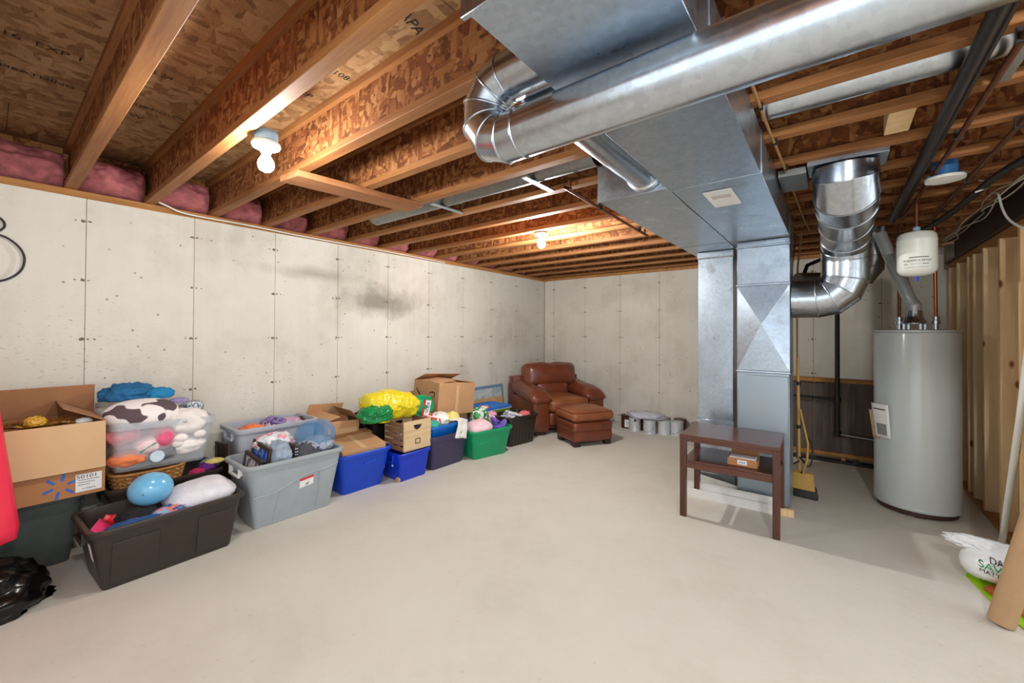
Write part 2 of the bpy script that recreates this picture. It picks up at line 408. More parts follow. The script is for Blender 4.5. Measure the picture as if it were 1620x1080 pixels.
struct(MB().box(LX-.24, -1.3, -1.32, -1.22, 0, JB).build('rear_light_baffle', M_wall))  # unseen partial wall, added to keep ambient light off the near left wall
# sill plates on the concrete
struct(MB().box(LX-.15, LX+.004, -1.3, BY+.2, WT, JB).build('trim_1', M_plate))
struct(MB().box(LX, 4.2, BY-.004, BY+.2, WT, JB).build('trim_2', M_plate))

# subfloor and joists
ceil = struct(MB().box(LX-.2, 1.7, -1.3, BY+.2, JB+JH+.019, JB+JH+.03).build('ceiling', M_sub))
random.seed(9)
xs = [-4.26, -3.59, -2.385, -1.166, .053, 1.70]
for i in range(len(xs)-1):
    yy = -3.6+(0 if i % 2 else -1.22)
    while yy < BY+.19:
        a, b = max(yy, -1.3), min(yy+2.438, BY+.2)
        if b-a > .05: MB().box(xs[i]+.0015, xs[i+1]-.0015, a+.0015, b-.0015, JB+JH, JB+JH+.019).build('subfloor_panel', M_sub, ceil)
        yy += 2.438
wm = MB().box(LX-.12, 1.68, -.0055, .0055, JB+.038, JB+JH-.038).mesh('joist'); wm.materials.append(M_osb)
fb = MB().box(LX-.12, 1.68, -.0315, .0315, JB, JB+.038).mesh('flange'); fb.materials.append(M_flange)
ft = MB().box(LX-.12, 1.68, -.0315, .0315, JB+JH-.038, JB+JH-.0005).mesh('flange'); ft.materials.append(M_flange)
JY = [.335+.4064*k for k in range(-3, 15)]
joists = []
for yj in JY:
    o = link('joist', wm, ceil); o.location = (0, yj, 0); joists.append(o)
    link('bottom_flange', fb, o, .003, 1); link('top_flange', ft, o)
MB().box(LX-.15, LX-.122, -1.3, BY+.2, JB, JB+JH-.001).build('rim_board', M_osb, ceil)
MB().box(LX-.12, 1.68, BY+.15, BY+.178, JB, JB+JH-.001).build('rim_board', M_osb, ceil)
# mill stamps printed on the sheathing and webs
def stamp(par, x, yc, z, xd, yd, words, sz):
    text('printed_stamp', words, sz, M_stamp, par, frame_m((x, yc, z), xd, yd), .0003)
SZ = JB+JH-.0012
for (x, yy, w, s) in ((-2.75,.10,'24/16  EXP 1',.062),(-3.1,.20,'SHEATHING  48/24',.05),(-3.05,.53,'THIS SIDE DOWN',.045),(-3.22,.46,'1EII  W',.06),(-2.6,.5,'48 24',.05),(-2.2,.92,'23/32  EXP',.06),(-1.9,1.0,'PRP-108',.055)):
    stamp(ceil, x, yy, SZ, (0,1,0), (1,0,0), w, s)
text('printed_stamp', 'APA', .07, M_stamp, ceil, frame_m((-1.35, 1.05, SZ), (-.3,1,0), (1,.3,0)), .0003)

# pink batts stuffed between the joist ends
random.seed(3)
for k, yj in enumerate(JY[:-1]):
    if yj < -.9: continue
    y0, y1 = yj+.034, yj+.4064-.034
    d = random.uniform(.16, .26)
    def fn(u, v, y0=y0, y1=y1, d=d, k=k):
        a = pi*v
        q = Vector((k*3.1+u*3, v*3, k))
        bulge = (d*(.55+.45*sin(pi*u)**.5))*sin(a)**.6*(1+.35*noise.noise(q*1.1)+.18*noise.noise(q*3))
        zz = JB+.003+(JH-.05)*v
        return (LX-.11+bulge, y0+(y1-y0)*u, zz)
    MB().grid(26, 22, fn).build('insulation_batt', M_pink, ceil, 80)

# steel beam, stud wall, panelling on its far side
BX0, BX1 = .875, 1.025
beam = thing('steel_beam', 'dark brown steel I-beam above the stud wall, under the joists', 'beam', (.95, 0, 2.092))
MB().box(-.075,.075, 1.1, BY-.14, 0, .014).build('bottom_flange', M_steel, beam, bevel=.002, seg=1)
MB().box(-.075,.075, 1.1, BY-.14, .227, .241).build('top_flange', M_steel, beam)
MB().box(-.006,.006, 1.1, BY-.14, .014, .227).build('web', M_steel, beam)
MB().box(-.06,.06, BY-.14, BY-.004, -.04, .2).build('bearing_pad', M_wallcore, beam, bevel=.006)
wr = struct(MB().box(.992, 1.004, 3.6, BY-.02, .0, 2.05).build('wall_right', simple('drywall_back', (186,170,146), .9, src='pos')))
MB().box(.9,.989, 1.18, BY-.02, 0, .038).build('bottom_plate', M_plate, wr, bevel=.002, seg=1)
MB().box(.9,.989, 1.18, BY-.02, 2.052, 2.09).build('top_plate', M_plate, wr, bevel=.002, seg=1)
sm = MB().box(.9,.989,-.019,.019,.038,2.052).mesh('stud'); sm.materials.append(M_stud)
for ys in (5.95, 5.60, 5.22, 5.04, 4.745, 4.343, 3.945, 3.54, 3.13, 2.73, 2.32, 1.92, 1.51, 1.2):
    o = link('stud', sm, wr, .002, 1); o.location = (0, ys, 0)

# low framed partition in front of the back wall
pw = thing('low_partition', 'low framed partition with dark boards and pale lumber rails behind the water heater', 'partition', (.15, 5.62, 0))
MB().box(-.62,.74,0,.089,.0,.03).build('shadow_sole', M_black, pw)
MB().box(-.62,.74,-.012,.10,.075,.113).build('bottom_rail', M_plate, pw, bevel=.002, seg=1)
MB().box(-.62,.74,-.02,.14,.862,.90).build('top_rail', M_plate, pw, bevel=.002, seg=1)
x = -.62
while x < .73:
    MB().box(x+.001, min(x+.29,.74)-.001, .02, .04, .113, .862).build('dark_board', M_darkpanel, pw); x += .29
for xx in (.30,): MB().box(xx, xx+.03, -.012, .015, .113, .165).build('cleat', M_plate, pw)
MB().box(.18,.205,-.03,-.019,.80,.87).build('bracket', M_white, pw)
for sx in (-.6, -.1, .4, .7): MB().box(sx, sx+.038, .041, .1, .03, .862).build('upright', M_plate, pw)
for sx in (-.6, 0, .66): MB().box(sx, sx+.05, 0, .08, .03, .075).build('shim', M_dkwood, pw)

# ------------------------------------------------------------------ lamps
M_bulb = {k: emit('lit_bulb', BULB_COL, BULB*k) for k in (1.0, .36, 1.05)}     # bulbs of different wattage
M_boxblue = simple('blue_box_plastic', (40,110,170), .5); M_boxpale = simple('pale_blue_box', (150,186,206), .5)
def lamp(x, y, z, label, boxmat, lit=1.0, r=.036, side=(0, 0)):
    t = thing('light_fixture', label, 'light', (x, y, z), 0)
    MB().lathe([(.045,.030),(.052,.034),(.052,.080),(.047,.084)], 24).build('junction_box', boxmat, t, 40)
    MB().lathe([(.028,-.002),(.058,.004),(.064,.014),(.062,.026),(.05,.030)], 32).build('porcelain_base', M_white, t, 40)
    sk_ = MB().lathe([(.022,-.022),(.026,-.016),(.030,0)], 24).build('socket', M_white, t, 40)
    if lit:
        b = MB().lathe([(.014,-.020),(.016,-.030),(.024,-.045),(r*.93,-.062),(r,-.078),(r*.93,-.095),(r*.68,-.108),(r*.3,-.1145),(.001,-.1155)], 24, cap1=False)
        b.build('bulb', M_bulb[lit], sk_, 60)
    return t
lamp(-2.20, .835, JB-.055, 'bare lit bulb in white porcelain holder above the cardboard boxes, nearer the left edge', M_boxpale, .36)
lamp(-2.19, 3.235, JB-.035, 'bare lit bulb in white porcelain holder farther back, near the duct', M_white)
lamp(.62, .1, JB-.04, 'added unseen fill bulb in white holder behind the photographer', M_boxpale, 1.05)  # bulb added out of view to brighten the right side and foreground
# unlit covered box on the right
t = thing('light_fixture', 'unlit round white cover on a bright blue ceiling box, between the pipes', 'light', (.497, 3.37, 2.266))
MB().lathe([(.05,-.005),(.083,-.002),(.086,.012),(.08,.017)], 32).build('cover_plate', M_white, t, 40)
MB().lathe([(.052,.017),(.055,.02),(.055,.10)], 20).build('junction_box', M_boxblue, t, 40)
MB().box(-.075,-.04,-.02,.02,.02,.03).build('mounting_ear', M_boxblue, t); MB().box(.04,.075,-.02,.02,.02,.03).build('mounting_ear', M_boxblue, t)

# ------------------------------------------------------------------ ducts
def duct_run(parent, pts, r, mat, n=36, bead=.006, names=None):
    pts = [Vector(p) for p in pts]; m = len(pts)
    dirs = [(pts[i+1]-pts[i]).normalized() for i in range(m-1)]
    u = dirs[0].orthogonal().normalized(); rings = []; us = []
    for i in range(m-1):
        d = dirs[i]; u = (u-d*u.dot(d)).normalized(); w = d.cross(u); us.append((u.copy(), w.copy()))
    def ring(i, seg, rr):                       # ring i as seen from segment seg, cut on the mitre plane
        d = dirs[seg]; uu, w = us[seg]
        if 0 < i < m-1: nrm = (dirs[i-1]+dirs[i]).normalized()
        else: nrm = d
        out = []
        for k in range(n):
            a = 2*pi*k/n; q = pts[i]+(uu*cos(a)+w*sin(a))*rr
            q = q - d*((q-pts[i]).dot(nrm)/d.dot(nrm)); out.append(q)
        return out
    for i in range(m-1):
        A, B = ring(i, i, r), ring(i+1, i, r)
        L = (pts[i+1]-pts[i]).length
        nm = 'pipe_length' if L > 3*r else 'elbow_gore'
        f = [(k, (k+1)%n, n+(k+1)%n, n+k) for k in range(n)]
        if i == 0: f.append(tuple(range(n-1,-1,-1)))
        if i == m-2: f.append(tuple(range(n, 2*n)))
        MB().add(A+B, f).build(nm, mat, parent, 40)
        if bead and i > 0:
            MB().sweep(ring(i, i, r), bead, 6, closed=True).build('seam_bead', mat, parent, 60)
def arc(c, r, a0, a1, n, ax1, ax2):
    c = Vector(c); ax1 = Vector(ax1); ax2 = Vector(ax2)
    return [c+ax1*r*cos(a0+(a1-a0)*k/n)+ax2*r*sin(a0+(a1-a0)*k/n) for k in range(n+1)]
def shell(m, x0, x1, y0, y1, z0, z1, e0=True, e1=True):
    m.box(x0, x1, y0, y1, z0, z1); return m
ZB = 2.13
tr = thing('supply_duct', 'rectangular galvanised trunk duct running along the ceiling to the furnace', 'duct', (-.474, 2.3, ZB))
def part(par, name, mat, x0, x1, y0, y1, z0, z1, bevel=.002):
    l = par.location; return MB().box(x0-l.x, x1-l.x, y0-l.y, y1-l.y, z0-l.z, z1-l.z).build(name, mat, par, bevel=bevel, seg=1)
part(tr, 'duct_section', M_galv, -.68, -.268, .69, 2.215, ZB, JB-.003)
part(tr, 'duct_section', M_galv, -.679, -.269, 2.221, 3.74, ZB+.0015, JB-.003)
part(tr, 'drive_cleat', M_galv, -.684, -.264, 2.208, 2.228, ZB-.003, JB-.001)
part(tr, 'end_flange', M_galv, -.69, -.258, .675, .69, ZB-.014, JB-.002)
part(tr, 'slip_joint', M_galv, -.684, -.264, 1.20, 1.212, ZB-.002, JB-.001)
part(tr, 'duct_section', M_galv, -.678, -.270, 3.745, 4.2, ZB+.002, JB-.003)
part(tr, 'seam_strip', M_galvd, -.684, -.264, 3.736, 3.744, ZB-.003, JB-.001)
pl = thing('damper_plate', 'small square white plate with a window on the underside of the trunk duct', 'plate', (-.485, 2.49, ZB))
for (a, b, c, d) in ((-.068,.068,-.15,-.075),(-.068,.068,.0,.15),(-.068,-.048,-.075,.0),(.048,.068,-.075,.0)): MB().box(a,b,c,d,-.008,-.0005).build('plate_frame', M_white, pl, bevel=.001, seg=1)
MB().box(-.048,.048,-.075,0,-.004,-.0005).build('window', simple('plate_window', (196,184,178), .4), pl)
rp = thing('return_plenum', 'wide galvanised return box beside the trunk duct, left of the furnace', 'duct', (-.87, 3.1, ZB))
part(rp, 'plenum_section', M_galv, -1.066, -.6835, 2.16, 3.735, ZB, JB-.003)
part(rp, 'plenum_section', M_galv, -1.065, -.6845, 3.742, 4.62, ZB+.002, JB-.003)
part(rp, 'hem_edge', M_galv, -1.07, -.684, 2.15, 2.16, ZB-.004, JB-.001)
part(rp, 'seam_strip', M_galvd, -1.07, -.684, 3.733, 3.744, ZB-.002, JB-.001)

# 6-inch round branch running along the trunk into the return box
br = thing('round_branch_duct', 'short round galvanised pipe entering the front of the return box', 'duct', (-.79, 1.7, 2.215))
c0 = Vector((-.79,1.7,2.215))
duct_run(br, [Vector((-.79,1.155,2.232))-c0, Vector((-.79,2.148,2.232))-c0], .088, M_galv2)
MB().lathe([(.0885,0),(.098,.004),(.10,.03),(.0895,.034)], 40).xform(Matrix.Translation(Vector((-.79,2.113,2.232))-c0) @ Matrix.Rotation(-pi/2,4,'X')).build('foil_tape', M_foil, br, 50)
# big round pipe crossing below the trunk, turning up and back into its side
rd = thing('round_return_duct', 'long shiny round duct crossing under the trunk duct with a U-shaped elbow', 'duct', (0, 1.073, 2.034))
zc, zu = 0, .205; R = .1025
pts = [(2.2,0,zc), (-.80,0,zc), (-.865,0,zc)]
pts += [Vector((-.865,0,(zc+zu)/2))+Vector((-R*sin(a),0,-R*cos(a))) for a in [pi*k/5 for k in range(1,5)]]
pts += [(-.865,0,zu), (-.683,0,zu)]
duct_run(rd, pts, .0775, M_galv2, bead=.004)
# large 12-inch round run at right from furnace side, up and along to the ceiling boot
bigd = thing('round_furnace_duct', 'thick round galvanised duct with ring seams rising from the furnace side to the joists', 'duct', (.05, 3.95, 1.66))
o = bigd.location; q = lambda *p: Vector(p)-o
pts = [q(-.266,3.965,1.655), q(-.11,3.965,1.655), q(-.03,3.965,1.672), q(.03,3.965,1.725), q(.06,3.965,1.80), q(.06,3.955,1.95), q(.06,3.92,2.03), q(.06,3.82,2.10), q(.058,3.55,2.14), q(.055,3.12,2.145), q(.05,2.98,2.17), q(.045,2.90,2.25), q(.045,2.895,2.30)]
duct_run(bigd, pts, .146, M_galv2, 44, .005)
bt = thing('ceiling_boot', 'flat galvanised boot between joists where the thick round duct meets the ceiling', 'duct', (.04, 2.9, 2.31))
MB().box(-.16,.18,-.10,.115,.0,.06).build('collar_plate', M_galv, bt, bevel=.002, seg=1)
MB().box(-.30,-.165,-.06,.26,-.02,.02).build('side_pan', M_galvd, bt, bevel=.002, seg=1)
# flue and water-heater vent
fl = thing('flue_pipe', 'dull grey flue pipe rising behind the thick round duct', 'pipe', (.28, 4.86, 1.9))
o = fl.location
duct_run(fl, [q(-.262,4.5,1.86), q(.12,4.82,1.87), q(.22,4.86,1.90), q(.275,4.875,1.98), q(.28,4.88,2.08), q(.28,4.88,2.2), q(.28,4.88,2.62)], .072, M_galvd, 28, .004)
# pipes lying in the joist bay
for (x0, x1, lab) in ((-3.25,-1.075,'round grey duct lying between joists over the wooden plank'),(-.255,2.2,'pale round duct lying between joists right of the trunk duct')):
    t = thing('joist_bay_duct', lab, 'duct', (x0, 2.145, JB+.085), 0, 'round ducts between joists')
    duct_run(t, [(0,0,0),((x1-x0)*.48,0,0),(x1-x0,0,0)], .078, M_galv2 if x0 > -1 else M_galvd, 28, .004)
    for xx in ((.9, 1.75) if x0 < -1 else (.75,)):
        MB().box(xx-.02, xx+.02, -.125, .2, -.087, -.0805).build('hanger_strap', M_galv, t)

# furnace stacks
fu = thing('furnace', 'tall galvanised furnace cabinet and plenum behind the small table', 'furnace', (-.474, 3.8, 0))
def fp(name, mat, x0,x1,y0,y1,z0,z1,b=.002): return part(fu, name, mat, x0,x1,y0,y1,z0,z1,b)
fp('cabinet', M_cab, -.632,-.272, 3.80, 4.12, .03, 1.075, .006)
fp('base', M_black, -.62,-.29, 3.82, 4.10, .0, .03)
fp('door_panel', M_cab, -.624,-.28, 3.793, 3.802, .05, .52, .004); fp('door_panel', M_cab, -.624,-.28, 3.793, 3.802, .54, 1.05, .004)
fp('seam_strip', M_galv, -.636,-.268, 3.794, 4.12, 1.072, 1.086)
# cross-broken sheet: four triangles rising to a crease point
cx, z0, z1, yf = 0, 1.088, 1.765, 0
l = fu.location
a = (-.674-l.x,3.80-l.y); 
m = MB(); X0, X1 = -.631-l.x, -.272-l.x; Yf = 3.80-l.y; Yb = 4.12-l.y; px, pz = .018, 1.46
vs = [(X0,Yf,z0),(X1,Yf,z0),(X1,Yf,z1),(X0,Yf,z1),(px,Yf-.03,pz),(X0,Yb,z0),(X1,Yb,z0),(X1,Yb,z1),(X0,Yb,z1)]
m.add(vs, [(0,1,4),(1,2,4),(2,3,4),(3,0,4),(1,6,7,2),(5,0,3,8),(6,5,8,7),(0,5,6,1),(3,2,7,8)]); m.build('cross_broken_sheet', M_galv, fu)
fp('seam_strip', M_galv, -.637,-.268, 3.79, 4.12, 1.766, 1.782)
fp('plenum_sheet', M_galv, -.632,-.271, 3.80, 4.12, 1.783, 2.075)
fp('seam_strip', M_galv, -.638,-.266, 3.792, 4.12, 2.076, 2.088)
fp('top_collar', M_galv, -.633,-.270, 3.80, 4.12, 2.089, 2.128)
rs = thing('return_drop', 'narrow galvanised return air drop left of the furnace', 'duct', (-.86, 4.07, 0))
def rpart(name, mat, *a): return part(rs, name, mat, *a)
rpart('sheet', M_galv, -1.0,-.708, 4.07, 4.6, .60, 2.07); rpart('top_collar', M_galv, -1.005,-.704, 4.062, 4.6, 2.075, 2.128)
rpart('seam_strip', M_galvd, -1.006,-.702, 4.055, 4.6, 2.066, 2.078); rpart('base_flange', M_galv, -1.01,-.70, 4.05, 4.6, .575, .60)
rpart('lower_sheet', M_galv, -1.0,-.705, 4.075, 4.6, .12, .575); rpart('filter_rack', M_galvd, -1.0,-.69, 4.05, 4.6, .0, .12)

# ------------------------------------------------------------------ water heater
wh = thing('water_heater', 'tall cream-grey cylindrical water heater beside the stud wall', 'water heater', (.505, 4.56, 0))
MB().lathe([(.247,.045),(.252,.05),(.252,1.385),(.25,1.395),(.244,1.40)], 64).build('jacket', M_heater, wh, 35)
MB().lathe([(.240,1.401),(.2545,1.401),(.2545,1.413),(.248,1.418),(.05,1.421),(.001,1.421)], 64, cap1=False).build('top_pan', M_heater, wh, 40)
MB().lathe([(.235,.012),(.235,.045)], 48).build('base_ring', M_steel, wh, 40)
for a in (30,150,270): MB().box(-.03,.03,-.02,.02,0,.014).xform(Matrix.Translation((.2*cos(radians(a)),.2*sin(radians(a)),0))).build('foot', M_black, wh)
MB().lathe([(.2528,.052),(.2545,.056),(.2545,.066),(.2528,.070)], 64, cap0=False, cap1=False).build('bottom_band', M_heater, wh, 40)
hood = MB().lathe([(.078,.045),(.080,.048),(.078,.056),(.058,.085),(.05,.12),(.048,.15)], 32, cap0=True).xform(Matrix.Translation((-.005,.01,1.42))).build('draft_hood', M_galv2, wh, 50)
for a in range(4): MB().box(-.006,.006,-.003,.003,0,.05).xform(Matrix.Translation((-.005+.07*cos(a*pi/2+.4),.01+.07*sin(a*pi/2+.4),1.42))).build('hood_leg', M_galv, hood)
for xx in (-.09,.12):
    MB().lathe([(.017,1.42),(.017,1.465),(.027,1.468),(.027,1.49),(.018,1.493),(.018,1.505),(.024,1.507),(.024,1.522),(.014,1.525)], 16, (xx,.04,0)).build('nipple', M_galv2, wh, 40)
mp_ = Matrix.Rotation(radians(228),4,'Z') @ Matrix.Translation((.258,0,0))
vt = thing('heater_vent_pipe', 'pale angled vent pipe rising from the water heater draft hood', 'pipe', (.5, 4.57, 1.57))
o = vt.location
duct_run(vt, [q(.5,4.57,1.572), q(.5,4.57,1.61), q(.475,4.585,1.655), q(.36,4.66,2.05), q(.305,4.70,2.24)], .044, M_vent, 24, .004)
pp = thing('paper_leaflets', 'printed papers tucked in a pouch on the side of the water heater', 'papers', (.505, 4.56, 0))
for k, (a0, a1, r0, z0, z1, mt, nm) in enumerate(((205,232,.262,.56,.83,M_paper,'leaflet'),(199,208,.262,.54,.77,M_tan,'card'))):
    def fn(u, v, a0=a0, a1=a1, r0=r0, z0=z0, z1=z1):
        a = radians(a0+(a1-a0)*u); r = r0+.03*v+.012*(1-u); return (r*cos(a), r*sin(a), z0+(z1-z0)*v)
    MB().grid(8,8,fn).build(nm, mt, pp, 60, solid=.002)
def fn(u, v):
    a = radians(211+16*u); r = .266+.03*(.08+.35*v)+.012*(1-u)*.6; return (r*cos(a), r*sin(a), .585+.09*v)
MB().grid(6,4,fn).build('printed_picture', simple('grey_print', (130,130,130), .8), pp)
def fn(u, v):
    a = radians(209+19*u); r = .267+.03*(.86+.03*v)+.012*(1-u)*.6; return (r*cos(a), r*sin(a), .785+.008*v)
MB().grid(6,3,fn).build('printed_line', M_ink, pp)

# expansion tank
et = thing('expansion_tank', 'small white hanging expansion tank above the water heater', 'tank', (.44, 3.90, 1.775))
MB().lathe([(.02,.0),(.05,.004),(.085,.018),(.1,.04),(.1025,.05),(.1025,.235),(.1035,.238),(.1035,.246),(.1025,.25),(.1,.275),(.085,.295),(.04,.308),(.015,.31)], 48).build('shell', simple('tank_white', (226,230,222), .22, var=.02, coat=.4), et, 35)
MB().lathe([(.008,-.03),(.009,0)], 12).build('valve_cap', M_blue2, et, 40); MB().lathe([(.016,.308),(.02,.312),(.02,.335),(.014,.34)], 12).build('fitting', M_boxpale, et, 40)
MB().cyl((0,0,.335),(0,0,.53),.0125,n=14).build('riser', M_copperd, et, 40)
def curved_text(words, zc, size, ang, mat, par, rad=.1032, sx=1.0):
    cu = bpy.data.curves.new('t', 'FONT'); cu.body = words; cu.size = size; cu.align_x = 'CENTER'; cu.align_y = 'CENTER'
    tt = bpy.data.objects.new('t', cu); COL.objects.link(tt); dg = bpy.context.evaluated_depsgraph_get(); dg.update()
    me = bpy.data.meshes.new_from_object(tt.evaluated_get(dg)); bpy.data.objects.remove(tt)
    for v in me.vertices:
        a = ang+v.co.x*sx/rad; v.co = (rad*cos(a), rad*sin(a), zc+v.co.y)
    me.materials.clear(); me.materials.append(mat); link('printed_word', me, par)
A0 = radians(-98)
curved_text('THERM-X-SPAN', .098, .021, A0+.05, M_ink, et)
for (za, zb, a0, a1) in ((.118,.123,-.35,.62),(.074,.078,-.62,-.4),(.074,.078,.3,.62),(.076,.0775,-.3,.25),(.054,.0555,-.6,.6)):
    MB().grid(14, 2, lambda u, v: (.1032*cos(A0+a0+(a1-a0)*u), .1032*sin(A0+a0+(a1-a0)*u), za+(zb-za)*v)).build('printed_bar', M_ink, et)

# ------------------------------------------------------------------ pipes and cables
def spline(pts, n=5):
    P_ = [Vector(p) for p in pts]; out = []
    for i in range(len(P_)-1):
        a, b, c, d = P_[max(i-1,0)], P_[i], P_[i+1], P_[min(i+2,len(P_)-1)]
        for k in range(n):
            t = k/n; out.append(.5*((2*b)+(c-a)*t+(2*a-5*b+4*c-d)*t*t+(3*b-a-3*c+d)*t**3))
    return out+[P_[-1]]
def pipe(name, label, cat, pts, r, mat, clips=(), n=12, group=None, fit=()):
    o = Vector(pts[0]); t = thing(name, label, cat, o, 0, group)
    if len(pts) > 5: pts = spline(pts)
    MB().sweep([Vector(p)-o for p in pts], r, n).build('tube', mat, t, 50)
    for c in clips:
        c = Vector(c)-o; MB().box(-r-.004,r+.004,-.006,.006,-r-.004,.045-r).xform(Matrix.Translation(c)).build('clip', M_blackiron, t)
    for c in fit:
        c = Vector(c)-o; MB().lathe([(r*1.1,-r*1.3),(r*1.45,-r*1.2),(r*1.45,r*1.2),(r*1.1,r*1.3)], 14).xform(Matrix.Translation(c)).build('fitting', mat, t, 40)
    return t
JYs = [j for j in JY if j > 1.5]
pipe('gas_pipe', 'thick black iron pipe running under the joists at right', 'pipe', [(.362,.3,2.29),(.36,4.42,2.285)], .023, M_blackiron)
pipe('gas_pipe', 'second black iron pipe alongside the thick one under the joists', 'pipe', [(.40,.3,2.315),(.398,4.44,2.31)], .012, M_blackiron)
pipe('water_pipe', 'reddish copper pipe under the joists, next to the black pipes', 'pipe', [(.47,.4,2.30),(.455,2.9,2.30),(.44,3.9,2.30),(.417,4.50,2.29)], .0115, M_copperd, [(.46,JYs[1],2.30),(.455,JYs[3],2.30)])
pipe('water_pipe', 'copper pipe under the joists nearer the steel beam', 'pipe', [(.66,.6,2.30),(.64,2.6,2.30),(.61,4.4,2.30),(.605,4.55,2.29)], .0115, M_copperd, [(.637,JYs[3],2.30),(.622,JYs[5],2.30)])
pipe('insulated_pipe', 'black insulated line slanting under the joists towards the white tank', 'pipe', [(.83,2.6,2.262),(.76,3.1,2.258),(.70,3.45,2.255),(.66,4.2,2.252),(.58,4.75,2.25),(.45,5.1,2.25)], .02, M_blackiron)
pipe('heater_riser', 'copper riser on the left nipple of the water heater', 'pipe', [(.415,4.6,1.52),(.415,4.6,2.27)], .0115, M_copperd)
pipe('heater_riser', 'shiny copper riser on the right nipple of the water heater', 'pipe', [(.625,4.6,1.52),(.62,4.6,2.27)], .0115, M_copper)
pipe('gas_riser', 'black iron gas pipe standing in front of the low dark partition', 'pipe', [(.02,5.56,2.3),(.02,5.56,.33)], .022, M_blackiron, fit=((.02,5.56,.69),(.02,5.56,.33)))
pipe('gas_branch', 'thin black gas pipe running left from the standing pipe', 'pipe', [(-.5,5.56,.705),(.0,5.56,.69)], .012, M_blackiron, fit=((-.2,5.56,.696),))
pipe('gas_branch', 'thin gas pipe running right from the foot of the standing pipe', 'pipe', [(.04,5.56,.325),(.42,5.52,.31)], .012, M_galvd)
pipe('copper_line', 'thin copper line under the joists left of the return box', 'pipe', [(-1.335,2.29,2.36),(-1.335,2.30,2.305),(-1.345,2.36,2.30),(-1.385,3.72,2.30),(-1.386,3.74,2.305),(-1.386,3.745,2.34)], .011, M_copperd, [(-1.355,JYs[3],2.30),(-1.372,JYs[5],2.30)])
pipe('gas_tube', 'thin yellowish tube clipped along the right side of the trunk duct', 'pipe', [(-.243,1.6,2.315),(-.238,2.1,2.315),(-.222,2.7,2.315),(-.205,3.5,2.31),(-.19,3.95,2.29),(-.17,4.4,2.28)], .006, simple('yellow_tube', (158,116,60), .5), [(-.24,JYs[1],2.315),(-.228,JYs[2],2.315),(-.215,JYs[3],2.315)])
for k, (dx, lab) in enumerate(((0,'brown pipe standing at the right side of the furnace'),(.045,'pale brown tube standing at the right side of the furnace'))):
    pipe('line_set', lab, 'pipe', [(-.315+dx,4.56,.25),(-.315+dx,4.56,1.5),(-.31+dx,4.56,2.0),(-.28+dx,4.55,2.3)], .011-.003*k, M_copperd if not k else M_tube)
pipe('black_hose', 'black hose arching behind the thick round duct', 'hose', [(-.24,4.66,1.55),(-.235,4.66,1.9),(-.2,4.7,2.02),(-.1,4.75,2.07),(.1,4.8,2.12)], .017, M_blackiron)
# cables
random.seed(11)
cm = simple('white_cable', (206,196,176), .5, var=.05)
for k in range(4):
    pts = []
    for i in range(10):
        yy = 5.5-.27*i; pts.append((.82+random.uniform(-.03,.03), yy, 2.285-.02*k+.01*sin(i*1.7+k)+random.uniform(-.012,.012)))
    pipe('cable', ['uppermost pale cable','second pale cable','third pale cable','lowest pale cable'][k]+' in the bundle draped along the steel beam', 'cable', pts, .0045, cm, n=8, group='cables along the beam')
pipe('cable', 'white cable looping down from the bundle over the steel beam', 'cable', [(.80,4.0,2.30),(.79,3.82,2.25),(.79,3.74,2.14),(.80,3.66,2.05),(.82,3.5,1.965),(.83,3.3,1.93)], .006, M_white, n=8)
pipe('cable', 'short white cable curling beside the ceiling cover', 'cable', [(.70,3.75,2.33),(.715,3.65,2.29),(.70,3.6,2.24),(.66,3.62,2.23)], .005, M_white, n=8)
pipe('wall_cable', 'thin white cable lying along the top of the left wall', 'cable', [(-3.98,.72,2.365),(-3.99,.84,2.325),(-4.02,.97,2.302),(-4.03,1.4,2.305),(-4.03,1.9,2.297),(-4.03,2.8,2.30),(-4.03,3.7,2.295)], .006, M_white, n=8)
pipe('hanging_cable', 'black cord looping on the bare wall at the left edge', 'cord', [(-4.045,-.05,2.10),(-4.04,.0,2.09),(-4.04,.045,2.06),(-4.04,.055,2.02),(-4.04,.03,1.985),(-4.035,.0,1.97),(-4.035,.06,1.955),(-4.035,.115,1.90),(-4.035,.137,1.83),(-4.035,.12,1.75),(-4.035,.06,1.69),(-4.04,-.05,1.655)], .006, M_blackiron, n=8)

# plank under the joists, small blocks
t = thing('plank', 'short wooden plank fixed across the undersides of four joists', 'plank', (-2.55, 1.53, JB-.04), radians(0))
MB().prism([(-.115,-.44),(.075,-.42),(.075+.085,.43),(-.02,.42)], .0, .038).build('board', M_board, t, bevel=.003)
t = thing('blocking', 'pale lumber block between two joists right of the trunk duct', 'block', (.235, 2.43, JB+.02)); MB().box(-.045,.045,-.02,.27,0,.09).build('wood', M_stud, t, bevel=.003)

# ------------------------------------------------------------------ storage totes
def rrect(wx, ly, r, n=5):
    out = []; r = max(.004, min(r, wx/2-.001, ly/2-.001))
    for cx, cy, a0 in ((1,1,0),(-1,1,90),(-1,-1,180),(1,-1,270)):
        for k in range(n+1):
            a = radians(a0+90*k/n); out.append((cx*(wx/2-r)+r*cos(a), cy*(ly/2-r)+r*sin(a)))
    return out
def rings(prof, wx, ly, r, closed=False, n=5):
    m = MB(); vs = []; fs = []; k = None
    for (z, off) in prof:
        p = rrect(wx-2*off, ly-2*off, r-off*.5, n); k = len(p); vs += [(a, b, z) for a, b in p]
    L = len(prof)
    for i in range(L if closed else L-1):
        for j in range(k):
            a, b = i*k, ((i+1)%L)*k; fs.append((a+j, a+(j+1)%k, b+(j+1)%k, b+j))
    if not closed: fs += [tuple(range(k-1,-1,-1)), tuple((L-1)*k+j for j in range(k))]
    return m.add(vs, fs)
